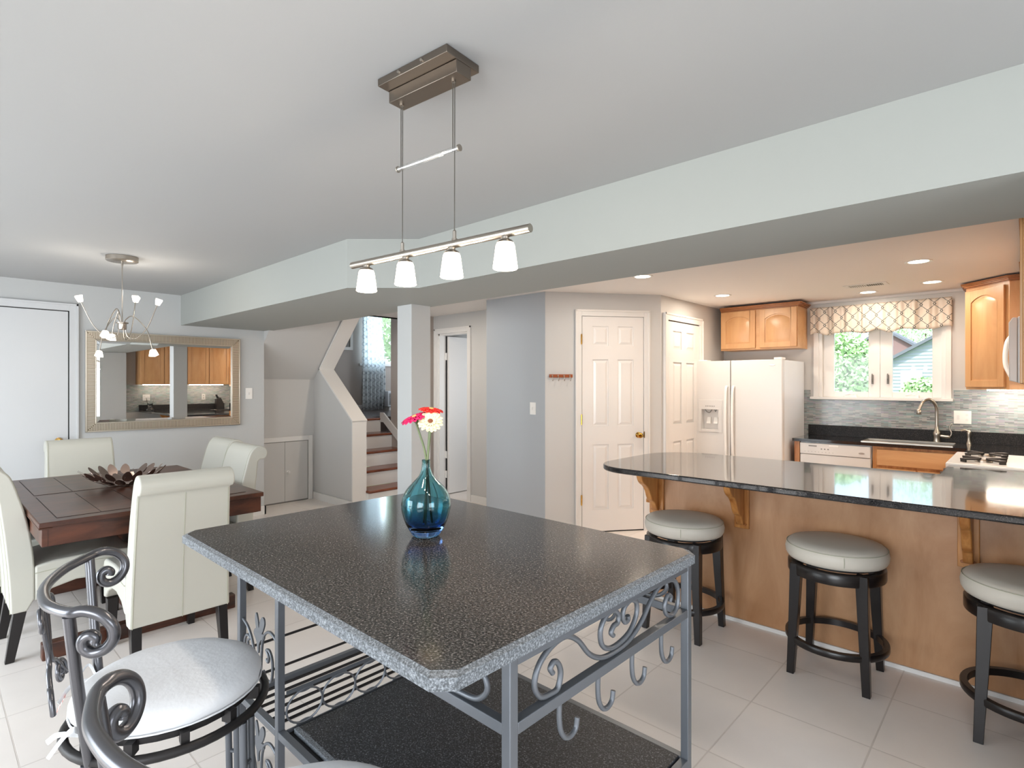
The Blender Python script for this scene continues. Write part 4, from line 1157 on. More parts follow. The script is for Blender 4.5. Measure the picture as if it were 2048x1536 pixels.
# bottle rack: round bars and ring panels
for x in (-2.065, -2.020, -1.975, -1.925, -1.875, -1.835):
    mb = MB(io); mb.rod((x, FY0 + T, 0.262), (x, FY1 - T, 0.262), 0.0055, 8); mb.build('rack_bar', M['iron_d'], isl)
def ring_panel(x, zb, zt, m_):
    mb = MB(io); mb.box(x - 0.002, x + 0.002, FY0 + T, FY1 - T, zb, zb + 0.012); mb.box(x - 0.002, x + 0.002, FY0 + T, FY1 - T, zt - 0.012, zt)
    n = 6; L = (FY1 - FY0 - 2 * T) / n; rad = min(L, zt - zb - 0.02) / 2
    for k in range(n):
        cy = FY0 + T + L * (k + 0.5); cz = (zb + zt) / 2
        # scalloped tabs
        for z_, s_ in ((zb + 0.010, 1), (zt - 0.010, -1)):
            mb.prism([(cy + 0.030 * math.cos(PI * j / 10), z_ + s_ * 0.014 * math.sin(PI * j / 10)) for j in range(11)], 'x', x - 0.0018, x + 0.0018)
        mb.tube([(x, cy + L * 0.5 * math.cos(2 * PI * j / 28), cz + (zt - zb - 0.03) / 2 * math.sin(2 * PI * j / 28)) for j in range(28)], 0.0035, 6, True)
    return mb.build('ring_panel', m_, isl)
ring_panel(xd + 0.010, 0.262, 0.400, M['iron_frame'])
# scrolls: short side facing the breakfast counter and long side
def scroll(name, pts3, r=0.0065, n=7, parent=None, m_=None, org=io, ends=True):
    mb = MB(org); P = catmull(pts3, n); N = len(P)
    mb.tube(P, r, 8); return mb.build(name, m_ or M['iron_frame'], parent or isl, smooth=True)
main = [(0.938, 0.772), (0.930, 0.785), (0.942, 0.795), (0.958, 0.785), (0.966, 0.760), (0.955, 0.732), (0.930, 0.7305), (0.896, 0.738), (0.877, 0.770), (0.893, 0.808), (0.935, 0.832), (0.985, 0.836), (1.03, 0.812), (1.075, 0.765), (1.125, 0.738), (1.19, 0.731), (1.255, 0.738), (1.315, 0.765), (1.365, 0.806), (1.41, 0.832), (1.455, 0.836), (1.505, 0.825), (1.528, 0.785), (1.520, 0.745), (1.490, 0.7305), (1.455, 0.742), (1.444, 0.770), (1.462, 0.794), (1.482, 0.785), (1.476, 0.772)]
heart = [(1.178, 0.774), (1.168, 0.784), (1.180, 0.797), (1.198, 0.800), (1.202, 0.818), (1.180, 0.836), (1.145, 0.832), (1.122, 0.805), (1.128, 0.768), (1.160, 0.748), (1.205, 0.746), (1.255, 0.758), (1.288, 0.790), (1.290, 0.822), (1.262, 0.838), (1.232, 0.830), (1.222, 0.808), (1.232, 0.790), (1.248, 0.792), (1.246, 0.803)]
sx = FX1 - T / 2
scroll('scroll', [(sx, y, z) for y, z in main]); scroll('scroll', [(sx, y, z) for y, z in heart])
# long sides: the same curve stretched along x
for yy in (FY0 + T / 2, FY1 - T / 2):
    k1 = 1.50
    f = lambda y: FX1 - 0.075 - (y - 0.877) * k1
    scroll('scroll', [(f(y), yy, z) for y, z in main])
for y in (0.962, 1.112, 1.268, 1.425):
    scroll('hook', [(sx, y, 0.6995), (sx, y - 0.001, 0.665), (sx, y + 0.004, 0.635), (sx, y + 0.020, 0.612), (sx, y + 0.042, 0.606), (sx, y + 0.060, 0.615), (sx, y + 0.066, 0.637)], 0.0062)
for x in (-1.0, -1.2, -1.4, -1.6):
    yb = FY1 - T / 2
    scroll('hook', [(x, yb, 0.6995), (x + 0.001, yb, 0.665), (x - 0.004, yb, 0.635), (x - 0.020, yb, 0.612), (x - 0.042, yb, 0.606), (x - 0.060, yb, 0.615), (x - 0.066, yb, 0.637)], 0.0062)
# plant medallions between the two left posts
def medallion(y, zo, flip=1):
    zf = lambda z: zo + flip * (z - 0.45)
    S = lambda pts, r=0.005: scroll('scroll', [(x, y, zf(z)) for x, z in pts], r, 6)
    S([(FX0 + T, 0.548), (-2.045, 0.535), (-2.01, 0.505), (-1.985, 0.46), (-1.972, 0.42)])
    S([(xd - T, 0.545), (-1.83, 0.562), (-1.865, 0.565), (-1.900, 0.545), (-1.918, 0.510), (-1.925, 0.47), (-1.93, 0.42)])
    S([(-1.885, 0.468), (-1.872, 0.462), (-1.868, 0.482), (-1.885, 0.498), (-1.862, 0.502), (-1.842, 0.48), (-1.838, 0.44), (-1.850, 0.405), (-1.88, 0.398), (-1.91, 0.42)])
    S([(-2.02, 0.468), (-2.035, 0.462), (-2.04, 0.482), (-2.02, 0.498), (-2.045, 0.502), (-2.065, 0.48), (-2.068, 0.44), (-2.056, 0.405), (-2.02, 0.398), (-1.99, 0.42)])
    out = [(-1.956, 0.470), (-1.945, 0.470), (-1.942, 0.500), (-1.925, 0.520), (-1.910, 0.522), (-1.900, 0.535), (-1.912, 0.545), (-1.922, 0.540), (-1.910, 0.555), (-1.898, 0.580), (-1.902, 0.598), (-1.918, 0.600), (-1.935, 0.580), (-1.942, 0.556), (-1.950, 0.580), (-1.962, 0.602), (-1.972, 0.598), (-1.974, 0.575), (-1.966, 0.550), (-1.976, 0.545), (-1.985, 0.528), (-1.972, 0.515), (-1.960, 0.500)]
    mb = MB(io); q = catmull([(a, 0, b) for a, b in out], 3, True)
    mb.prism([(p.x, zf(p.z)) for p in q], 'y', y - 0.0025, y + 0.0025); mb.build('leaf_ornament', M['iron_frame'], isl)
medallion(FY0 + T / 2, 0.45)
medallion(FY0 + T / 2, 0.075, 1)
medallion(FY1 - T / 2, 0.45)

# ------------------------------------------------------------------ vase with three gerberas
vl = (-1.466, 1.152, IZ)
va_ = thing('vase', 'round teal glass bottle vase with blue foot on the island', 'vase', vl)
prof = [(0.0, 0.0), (0.038, 0.0), (0.044, 0.004), (0.050, 0.012), (0.066, 0.040), (0.078, 0.075), (0.082, 0.102), (0.078, 0.130), (0.064, 0.156), (0.042, 0.180), (0.024, 0.200), (0.0160, 0.222), (0.0135, 0.240), (0.0142, 0.252), (0.0125, 0.253), (0.0105, 0.240), (0.0128, 0.221), (0.020, 0.201), (0.038, 0.179), (0.060, 0.154), (0.0738, 0.129), (0.0775, 0.102), (0.0738, 0.077), (0.062, 0.044), (0.045, 0.026), (0.0, 0.022)]
cp_ = catmull([(r, 0, z) for r, z in prof[2:14]], 4)
cp2 = catmull([(r, 0, z) for r, z in prof[14:25]], 4)
pr = [(0.0, 0.0), (0.038, 0.0)] + [(max(p.x, 0), p.z) for p in cp_] + [(max(p.x, 0), p.z) for p in cp2] + [(0.0, 0.022)]
mb = MB(); mb.lathe(pr, (0, 0, 0), 48); mb.build('glass', M['vase'], va_, smooth=True)

M['pet_p'] = mat('magenta_petal', srgb(206, 24, 96), 0.5)
M['pet_r'] = mat('red_petal', srgb(226, 44, 36), 0.5)
M['pet_c'] = mat('cream_petal', srgb(226, 216, 178), 0.6)
M['stem'] = mat('green_stem', srgb(120, 132, 94), 0.5)
M['fcent'] = mat('flower_centre', srgb(116, 66, 42), 0.8)
M['fcent_c'] = mat('flower_centre_yellow', srgb(196, 168, 98), 0.8)
def gerbera(label, pts, head, nrm, rad, m_pet, cup=0.15):
    t = thing('gerbera', label, 'flower', vl)
    off = Vector(vl)
    mb = MB(vl); mb.tube(catmull(pts, 8), 0.0036, 8); mb.build('stem', M['stem'], t, smooth=True)
    q = Matrix.Translation(Vector(head) - off) @ Vector(nrm).normalized().to_track_quat('Z', 'Y').to_matrix().to_4x4()
    rnd = random.Random(len(label))
    mb = MB()
    for lay, (n, r0, r1, zt) in enumerate(((17, 0.010, rad, 0.0), (15, 0.009, rad * 0.86, 0.003), (16, 0.007, rad * 0.5, 0.006))):
        for k in range(n):
            a = 2 * PI * (k + 0.5 * lay) / n + rnd.uniform(-0.06, 0.06)
            rr_ = r1 * rnd.uniform(0.93, 1.04); wd = r1 * 0.17 if lay < 2 else r1 * 0.14
            ca, sa = math.cos(a), math.sin(a)
            vs = []; fs = []
            prf = [(r0, wd * 0.35), (r0 + (rr_ - r0) * 0.35, wd * 0.85), (r0 + (rr_ - r0) * 0.7, wd), (r0 + (rr_ - r0) * 0.93, wd * 0.6), (rr_, wd * 0.12)]
            for (rx, w_) in prf:
                tt = (rx - r0) / (rr_ - r0)
                zc = zt + cup * rr_ * tt - 0.35 * rr_ * max(0, tt - 0.6) ** 2 * 2
                for s_ in (-1, 0, 1):
                    zz_ = zc + (0.0015 if s_ else 0.0)
                    vs.append((ca * rx - sa * w_ * s_, sa * rx + ca * w_ * s_, zz_))
            for i in range(len(prf) - 1):
                for j in range(2): fs.append((i * 3 + j, i * 3 + j + 1, (i + 1) * 3 + j + 1, (i + 1) * 3 + j))
            mb.add(vs, fs)
    mb.xform(q); o = mb.build('petals', m_pet, t, smooth=True)
    sd = o.modifiers.new('solid', 'SOLIDIFY'); sd.thickness = 0.0006
    mb = MB(); mb.lathe([(0.0, 0.008), (0.006, 0.0075), (0.010, 0.004), (0.011, 0.0)], (0, 0, 0.002), 18); mb.xform(q); mb.build('flower_centre', M['fcent'] if m_pet is M['pet_c'] else M['fcent_c'], t, smooth=True)
    mb = MB(); mb.lathe([(0.0035, -0.022), (0.006, -0.016), (0.012, -0.006), (0.014, 0.001), (0.0, 0.001)], (0, 0, 0), 14); mb.xform(q); mb.build('calyx', M['stem'], t, smooth=True)
rv = Vector((0.7314, 0.682, 0)); dv = Vector((-0.682, 0.7314, 0))
C = Vector((-1.466, 1.152, 0))
def P3(r, d, z): return tuple(C + rv * r + dv * d + Vector((0, 0, z)))
gerbera('magenta gerbera leaning left in the vase', [P3(0.018, 0.01, IZ + 0.04), P3(0.010, 0.0, IZ + 0.15), P3(0.002, 0, IZ + 0.24), P3(-0.006, -0.002, IZ + 0.29), P3(-0.018, -0.004, IZ + 0.33), P3(-0.032, -0.006, IZ + 0.375)], P3(-0.036, -0.006, IZ + 0.392), tuple(rv * -0.34 + dv * -0.22 + Vector((0, 0, 0.95))), 0.050, M['pet_p'], 0.05)
gerbera('red gerbera at the back of the vase', [P3(-0.010, 0.012, IZ + 0.04), P3(0.0, 0.006, IZ + 0.15), P3(0.003, 0.006, IZ + 0.24), P3(0.008, 0.008, IZ + 0.32), P3(0.012, 0.016, IZ + 0.398)], P3(0.014, 0.020, IZ + 0.416), tuple(rv * 0.14 + dv * -0.12 + Vector((0, 0, 1))), 0.044, M['pet_r'], 0.05)
gerbera('cream gerbera facing the room in the vase', [P3(0.0, -0.014, IZ + 0.04), P3(0.002, -0.006, IZ + 0.15), P3(0.005, -0.006, IZ + 0.24), P3(0.012, -0.012, IZ + 0.31), P3(0.019, -0.018, IZ + 0.36)], P3(0.019, -0.030, IZ + 0.380), tuple(rv * 0.10 + dv * -0.80 + Vector((0, 0, 0.62))), 0.042, M['pet_c'], 0.16)

# ------------------------------------------------------------------ wrought iron stools by the island (facing +y)
def iron_stool(loc, rz, label):
    t = thing('iron_stool', label, 'stool', loc, rz, 'wrought iron swivel stools at the island')
    # cushion
    mb = MB(); n = 40
    prof = [(0.0, 0.600), (0.185, 0.600), (0.203, 0.606), (0.211, 0.618), (0.213, 0.630), (0.205, 0.644), (0.186, 0.655), (0.15, 0.661), (0.08, 0.664), (0.0, 0.664)]
    vs = []; fs = []
    for (r, z) in prof:
        for k in range(n):
            a = 2 * PI * k / n
            wr = 0.003 * math.sin(a * 13) + 0.002 * math.sin(a * 7 + 1)
            edge = 1.0 if 0.18 < r and z < 0.63 else 0.15
            vs.append(((r + wr * edge) * math.cos(a), (r + wr * edge) * math.sin(a), z + wr * 0.6 * edge))
    for i in range(len(prof) - 1):
        for k in range(n):
            k2 = (k + 1) % n; fs.append((i * n + k, i * n + k2, (i + 1) * n + k2, (i + 1) * n + k))
    mb.add(vs, fs)
    cu_ = mb.build('cushion', M['canvas'], t, smooth=True); cu_['label'] = 'round white cotton cushion'
    mb = MB(); mb.tube([(0.2125 * math.cos(2 * PI * k / 40), 0.2125 * math.sin(2 * PI * k / 40), 0.612) for k in range(40)], 0.0022, 6, True); mb.build('piping', M['canvas'], cu_, smooth=True)
    # ties and tag at the back
    for s_ in (-1, 1):
        mb = MB(); P = catmull([(s_ * 0.14, -0.165, 0.618), (s_ * 0.165, -0.185, 0.650), (s_ * 0.15, -0.205, 0.63), (s_ * 0.16, -0.23, 0.60)], 5)
        mb.tube(P, 0.006, 6, flat=0.15); P = catmull([(s_ * 0.14, -0.165, 0.618), (s_ * 0.12, -0.215, 0.625), (s_ * 0.09, -0.24, 0.60)], 5); mb.tube(P, 0.006, 6, flat=0.15); mb.build('tie', M['canvas'], cu_, smooth=True)
    mb = MB(); mb.prism([(-0.226, 0.612), (-0.226 - 0.018, 0.575), (-0.2265 - 0.018, 0.575), (-0.2265, 0.612)], 'x', -0.118, -0.096); tg = mb.build('care_tag', M['tag'], cu_); tg['label'] = 'small white tag printed in red'
    # seat ring and cross straps
    mb = MB(); mb.tube([(0.221 * math.cos(2 * PI * k / 48), 0.221 * math.sin(2 * PI * k / 48), 0.565) for k in range(48)], 0.011, 10, True); mb.build('seat_ring', M['iron_d'], t, smooth=True)
    mb = MB()
    for k in range(12):
        a = 2 * PI * k / 12 + 0.1
        ca, sa = math.cos(a), math.sin(a)
        mb.prism([(ca * 0.215 - sa * 0.009, sa * 0.215 + ca * 0.009), (ca * 0.215 + sa * 0.009, sa * 0.215 - ca * 0.009), (ca * 0.185 + sa * 0.009, sa * 0.185 - ca * 0.009), (ca * 0.185 - sa * 0.009, sa * 0.185 + ca * 0.009)], 'z', 0.568, 0.599)
    mb.lathe([(0.0, 0.585), (0.195, 0.585), (0.195, 0.5985), (0.0, 0.5985)], (0, 0, 0), 36)
    mb.build('seat_plate', M['iron_d'], t)
    # legs: each a pair of rods
    for k in range(4):
        a = PI / 4 + k * PI / 2; ca, sa = math.cos(a), math.sin(a)
        mb = MB()
        for e in (-1, 1):
            ox, oy = -sa * 0.014 * e, ca * 0.014 * e
            mb.tube([(ca * 0.222 + ox, sa * 0.222 + oy, 0.556), (ca * 0.225 + ox, sa * 0.225 + oy, 0.35), (ca * 0.232 + ox, sa * 0.232 + oy, 0.12), (ca * 0.24 + ox, sa * 0.24 + oy, 0.0)], 0.0095, 10)
        for z in (0.45, 0.30, 0.12): mb.rod((ca * 0.226 + sa * 0.006, sa * 0.226 - ca * 0.006, z), (ca * 0.226 - sa * 0.006, sa * 0.226 + ca * 0.006, z), 0.006, 6)
        mb.build('leg', M['iron_frame'], t, smooth=True)
    mb = MB(); mb.tube([(0.219 * math.cos(2 * PI * k / 40), 0.219 * math.sin(2 * PI * k / 40), 0.20) for k in range(40)], 0.0085, 8, True); mb.build('footrest', M['iron_frame'], t, smooth=True)
    # back: two posts, scrolled top rail, scroll work
    for s_ in (-1, 1):
        mb = MB(); mb.tube(catmull([(s_ * 0.155, -0.158, 0.560), (s_ * 0.175, -0.168, 0.66), (s_ * 0.200, -0.178, 0.78), (s_ * 0.224, -0.188, 0.918)], 6), 0.0115, 12); mb.build('post', M['iron'], t, smooth=True)
    def curl(s_):
        f = [(0.224, -0.188, 0.925), (0.243, -0.160, 0.929), (0.256, -0.132, 0.918), (0.262, -0.113, 0.895), (0.259, -0.110, 0.868), (0.250, -0.124, 0.845), (0.241, -0.146, 0.838), (0.236, -0.162, 0.850), (0.237, -0.163, 0.868), (0.240, -0.152, 0.876), (0.242, -0.143, 0.869), (0.242, -0.145, 0.861)]
        return [(s_ * x, y, z) for x, y, z in f]
    top = curl(-1)[::-1] + [(-0.15, -0.228, 0.922), (-0.07, -0.248, 0.921), (0.0, -0.254, 0.921), (0.07, -0.248, 0.921), (0.15, -0.228, 0.922)] + curl(1)
    mb = MB(); mb.tube(catmull(top, 7), 0.0118, 12); mb.build('top_rail', M['iron'], t, smooth=True)
    for s_ in (-1, 1):
        Bk = lambda x, z: (s_ * x, -0.262 + 0.9 * x * x + 0.10 * (0.9 - z), z + 0.015)
        sp1 = [Bk(0.062 + (0.006 + 0.030 * q / 16) * math.cos(2.2 + q / 16 * 7.6), 0.842 + (0.006 + 0.030 * q / 16) * math.sin(2.2 + q / 16 * 7.6)) for q in range(17)]
        sp2 = [Bk(0.075 + (0.006 + 0.030 * q / 16) * math.cos(0.5 - q / 16 * 7.2), 0.668 + (0.006 + 0.030 * q / 16) * math.sin(0.5 - q / 16 * 7.2)) for q in range(17)]
        mb = MB(); mb.tube(catmull(sp1 + [Bk(0.022, 0.79), Bk(0.010, 0.755), Bk(0.020, 0.725), Bk(0.05, 0.712)] + sp2[::-1], 3), 0.0058, 8); mb.build('scroll', M['iron'], t, smooth=True)
        mb = MB(); mb.tube(catmull([Bk(0.008, 0.905), Bk(0.012, 0.87), Bk(0.014, 0.82), Bk(0.011, 0.76)], 6), 0.0055, 8); mb.build('scroll', M['iron'], t, smooth=True)
    return t
m = mat('printed_tag', srgb(240, 236, 232), 0.7)
n_, l_, b_ = nodes(m); mp = coords(m, (1, 1, 1))
wv = n_.new('ShaderNodeTexWave'); wv.bands_direction = 'Y'; wv.inputs['Scale'].default_value = 60; l_.new(mp.outputs[0], wv.inputs[0])
rr2 = ramp(m, wv.outputs[0], [(0.45, srgb(240, 236, 232)), (0.6, srgb(214, 120, 110))]); l_.new(rr2.outputs[0], b_.inputs['Base Color'])
M['tag'] = m
s0 = iron_stool((-1.628, 0.448, 0), R(-14), 'wrought iron stool with white round cushion, fully seen at lower left')
again(s0, (-0.872, 0.424, 0), R(15), 'wrought iron stool with white cushion cut off by the bottom edge')

# ------------------------------------------------------------------ black swivel bar stools at the breakfast counter
def bar_stool(loc, rz, label):
    t = thing('bar_stool', label, 'stool', loc, rz, 'round black bar stools with grey leather seats')
    mb = MB(); mb.lathe([(0.0, 0.5460), (0.185, 0.5460), (0.208, 0.5520), (0.218, 0.5680), (0.221, 0.5900), (0.216, 0.6140), (0.200, 0.6300), (0.15, 0.6380), (0.08, 0.6420), (0.0, 0.6430)], (0, 0, 0), 48); c_ = mb.build('seat_cushion', M['leather_g'], t, smooth=True)
    mb = MB(); mb.tube([(0.2145 * math.cos(2 * PI * k / 48), 0.2145 * math.sin(2 * PI * k / 48), 0.6180) for k in range(48)], 0.0018, 6, True)
    mb.tube([(0.2165 * math.cos(-1.2), 0.2165 * math.sin(-1.2), 0.6120), (0.2225 * math.cos(-1.2), 0.2225 * math.sin(-1.2), 0.5900), (0.2185 * math.cos(-1.2), 0.2185 * math.sin(-1.2), 0.5680)], 0.0018, 6)
    mb.build('seam', M['seam'], c_, smooth=True)
    mb = MB(); mb.lathe([(0.0, 0.5330), (0.17, 0.5330), (0.17, 0.5455), (0.0, 0.5455)], (0, 0, 0), 30); mb.build('swivel_plate', M['dark'], t)
    mb = MB(); mb.lathe([(0.180, 0.4780), (0.207, 0.4780), (0.209, 0.4830), (0.209, 0.5280), (0.205, 0.5325), (0.182, 0.5325), (0.180, 0.4780)], (0, 0, 0), 48); mb.build('apron', M['lacquer'], t, smooth=True)
    for sx_, sy_ in ((1, 1), (1, -1), (-1, -1), (-1, 1)):
        mb = MB(); mb.taper((sx_ * 0.158, sy_ * 0.158, 0.0), (0.032, 0.032, 0), (sx_ * 0.145, sy_ * 0.145, 0.30), (0.042, 0.042, 0)); mb.taper((sx_ * 0.145, sy_ * 0.145, 0.30), (0.042, 0.042, 0), (sx_ * 0.137, sy_ * 0.137, 0.5315), (0.050, 0.050, 0)); mb.build('leg', M['lacquer'], t, bevel=0.002)
    mb = MB(); mb.lathe([(0.196, 0.148), (0.218, 0.148), (0.221, 0.152), (0.221, 0.174), (0.218, 0.178), (0.196, 0.178), (0.196, 0.148)], (0, 0, 0), 48); mb.build('footrest', M['lacquer'], t, smooth=True)
    return t
b0 = bar_stool((-1.450, 3.010, 0), 0, 'black round bar stool with grey leather seat, behind the island corner')
again(b0, (-0.683, 3.048, 0), 0, 'black round bar stool with grey leather seat, middle of the breakfast counter')
again(b0, (0.012, 2.990, 0), R(2), 'black round bar stool with grey leather seat, cut by the right edge')

# ------------------------------------------------------------------ dining set
DX0, DX1, DY0, DY1, DZ = -4.925, -3.315, 0.372, 1.395, 0.76
dt = thing('dining_table', 'dark walnut dining table with panelled top and heavy apron', 'table', (-4.12, 0.885, 0))
dto = (-4.12, 0.885, 0)
mb = MB(dto); mb.box(DX0, DX1, DY0, DY1, DZ - 0.026, DZ - 0.001)
tp = mb.build('tabletop', M['walnut'], dt, bevel=0.004)
# raised fields separated by grooves
mb = MB(dto)
fr_ = 0.075
xs = [DX0 + fr_, (DX0 + DX1) / 2 - 0.035, (DX0 + DX1) / 2 + 0.035, DX1 - fr_]
for (xa, xb) in ((xs[0], xs[1]), (xs[2], xs[3])):
    for k in range(5):
        ya = DY0 + 0.075 + (DY1 - DY0 - 0.15) * k / 5; yb = DY0 + 0.075 + (DY1 - DY0 - 0.15) * (k + 1) / 5
        mb.box(xa + 0.002, xb - 0.002, ya + 0.002, yb - 0.002, DZ - 0.002, DZ + 0.0010)
tf = mb.build('top_panel', M['walnut'], tp)
mb = MB(dto)
for (xa, xb) in ((xs[0], xs[1]), (xs[2], xs[3])): mb.box(xa - 0.001, xb + 0.001, DY0 + 0.074, DY1 - 0.074, DZ - 0.0022, DZ - 0.0004)
mb.build('groove', M['groove'], tp)
mb = MB(dto); mb.box(DX0, DX1, DY0, DY0 + 0.05, DZ - 0.033, DZ - 0.0265); mb.box(DX0 + 0.012, DX1 - 0.012, DY0 + 0.012, DY0 + 0.036, DZ - 0.115, DZ - 0.0265)
mb.box(DX0 + 0.012, DX1 - 0.012, DY1 - 0.036, DY1 - 0.012, DZ - 0.115, DZ - 0.0265); mb.box(DX1 - 0.036, DX1 - 0.012, DY0 + 0.036, DY1 - 0.036, DZ - 0.115, DZ - 0.0265); mb.box(DX0 + 0.012, DX0 + 0.036, DY0 + 0.036, DY1 - 0.036, DZ - 0.115, DZ - 0.0265)
mb.build('apron', M['walnut'], dt, bevel=0.002)
mb = MB(dto); mb.box(-4.50, -3.80, 0.868, 0.978, 0.20, DZ - 0.0265); mb.build('pedestal', M['walnut'], dt, bevel=0.004)
mb = MB(dto); mb.box(-4.72, -3.685, 0.868, 0.978, 0.0, 0.10); mb.build('stretcher', M['walnut'], dt, bevel=0.004)
for x in (-4.75, -3.655):
    mb = MB(dto); mb.box(x - 0.029, x + 0.029, 0.42, 1.35, 0.0, 0.085); mb.build('foot', M['walnut'], dt, bevel=0.006)
for (x0, x1) in ((-4.72, -4.45), (-3.685, -3.85)):
    mb = MB(dto); mb.prism([(x0, 0.1005), (x0 + (x1 - x0) * 0.3, 0.1005), (x1, 0.34), (x1, 0.46)], 'y', 0.875, 0.970); mb.build('brace', M['walnut'], dt)

# decorative petal bowl
M['bowl_metal'] = mat('bronze_petal', srgb(158, 140, 132), 0.2, 0.9)
bl = (-4.20, 0.885, DZ + 0.0013)
bw = thing('petal_bowl', 'wide metal centrepiece bowl made of oval petals on the dining table', 'bowl', bl)
rnd = random.Random(5)
for ring_, (n, r, z, ti, L_, W_) in enumerate(((6, 0.055, 0.010, 0.12, 0.052, 0.028), (11, 0.125, 0.032, 0.45, 0.050, 0.027), (17, 0.195, 0.075, 0.70, 0.048, 0.026))):
    for k in range(n):
        a = 2 * PI * k / n + ring_ * 0.3 + rnd.uniform(-0.08, 0.08)
        mb = MB(); N = 16
        mb.prism([(L_ * math.cos(2 * PI * j / N), W_ * (1 - 0.25 * math.cos(2 * PI * j / N)) * math.sin(2 * PI * j / N)) for j in range(N)], 'z', -0.0008, 0.0008)
        mt = Matrix.Translation((r * math.cos(a), r * math.sin(a), z)) @ Matrix.Rotation(a, 4, 'Z') @ Matrix.Rotation(-ti - rnd.uniform(-0.08, 0.10), 4, 'Y') @ Matrix.Rotation(rnd.uniform(-0.25, 0.25), 4, 'X')
        mb.xform(mt); mb.build('petal', M['bowl_metal'], bw, smooth=True)
mb = MB()
for k in range(11):
    a = 2 * PI * k / 11 + 0.3
    mb.tube(catmull([(0.02 * math.cos(a), 0.02 * math.sin(a), 0.003), (0.09 * math.cos(a), 0.09 * math.sin(a), 0.012), (0.15 * math.cos(a + 0.05), 0.15 * math.sin(a + 0.05), 0.036), (0.21 * math.cos(a + 0.1), 0.21 * math.sin(a + 0.1), 0.072)], 4), 0.0016, 5)
mb.lathe([(0.0, 0.0), (0.03, 0.0), (0.03, 0.004), (0.0, 0.006)], (0, 0, 0), 16)
mb.build('wire_frame', M['bowl_metal'], bw)

# parsons chairs; local: front looks to +y, rear of the back at y = -0.06
def dining_chair(loc, rz, label):
    t = thing('dining_chair', label, 'chair', loc, rz, 'cream leather roll back dining chairs')
    inner = [(0.030, 0.455), (0.022, 0.56), (0.002, 0.70), (-0.030, 0.83), (-0.052, 0.905), (-0.072, 0.945), (-0.105, 0.972), (-0.140, 0.972), (-0.168, 0.952), (-0.178, 0.925), (-0.170, 0.898), (-0.150, 0.882), (-0.128, 0.884)]
    outer = [(-0.112, 0.868), (-0.102, 0.78), (-0.088, 0.65), (-0.075, 0.50), (-0.066, 0.36), (-0.062, 0.245)]
    prof = [(0.0, 0.245), (0.030, 0.30)] + [(p.y, p.z) for p in catmull([(0, *q) for q in inner], 3)] + [(p.y, p.z) for p in catmull([(0, *q) for q in outer], 3)]
    nP = len(prof)
    # width tapers slightly towards the top
    mb = MB(); vs = []
    for s_ in (-1, 1):
        for (y, z) in prof: vs.append((s_ * (0.222 - 0.016 * max(0, (z - 0.25) / 0.72)), y, z))
    fs = [tuple(range(nP))[::-1], tuple(range(nP, 2 * nP))] + [(i, (i + 1) % nP, nP + (i + 1) % nP, nP + i) for i in range(nP)]
    mb.add(vs, fs); bk_ = mb.build('backrest', M['leather'], t, bevel=0.010, seg=3)
    mb = MB(); c_ = catmull([(0, *q) for q in outer], 4)
    mb.tube([(0, p.y - 0.0008, p.z) for p in c_], 0.0016, 6)
    for s_ in (-1, 1):
        mb.tube([(s_ * (0.2215 - 0.016 * max(0, (p.z - 0.25) / 0.72) - 0.010), p.y - 0.001, p.z) for p in c_], 0.0020, 6)
        i_ = catmull([(0, *q) for q in inner[:7]], 4)
        mb.tube([(s_ * (0.2215 - 0.016 * max(0, (p.z - 0.25) / 0.72) - 0.012), p.y + 0.0005, p.z) for p in i_], 0.0016, 6)
    mb.build('piping', M['seam'], bk_, smooth=True)
    # seat with an arched lower edge
    low = [(0.031, 0.285), (0.10, 0.335), (0.20, 0.358), (0.30, 0.350), (0.39, 0.315), (0.435, 0.270), (0.475, 0.262)]
    pf_ = [(0.475, 0.440), (0.465, 0.462), (0.430, 0.476), (0.25, 0.486), (0.10, 0.480), (0.031, 0.466)]
    poly = low + pf_
    mb = MB(); mb.prism(poly, 'x', -0.222, 0.222); se = mb.build('seat', M['leather'], t, bevel=0.010, seg=3)
    mb = MB()
    for s_ in (-1, 1): mb.tube([(s_ * 0.2225, 0.03, 0.430), (s_ * 0.2225, 0.25, 0.446), (s_ * 0.2225, 0.475, 0.432)], 0.0018, 6)
    mb.build('piping', M['seam'], se)
    for s_ in (-1, 1):
        mb = MB(); mb.taper((s_ * 0.195, -0.065, 0.0), (0.034, 0.036, 0), (s_ * 0.192, -0.026, 0.2435), (0.046, 0.052, 0)); mb.build('leg', M['lacquer'], t, bevel=0.002)
        mb = MB(); mb.taper((s_ * 0.192, 0.452, 0.0), (0.034, 0.034, 0), (s_ * 0.190, 0.446, 0.262), (0.048, 0.048, 0)); mb.build('leg', M['lacquer'], t, bevel=0.002)
    return t
c0 = dining_chair((-3.135, 0.892, 0), R(90), 'cream leather dining chair with its back to the camera, nearest the island')
again(c0, (-3.935, 0.372, 0), 0, 'cream leather dining chair seen from its side at the left edge')
again(c0, (-4.50, 0.350, 0), R(2), 'cream leather dining chair mostly hidden behind the one at the left edge')
again(c0, (-5.26, 0.845, 0), R(-90), 'cream leather dining chair at the far end of the table, below the door knob')
again(c0, (-4.06, 1.47, 0), R(180), 'cream leather dining chair across the table, in front of its twin and nearest the closet')
again(c0, (-4.62, 1.53, 0), R(181), 'cream leather dining chair across the table, partly behind its nearer twin')

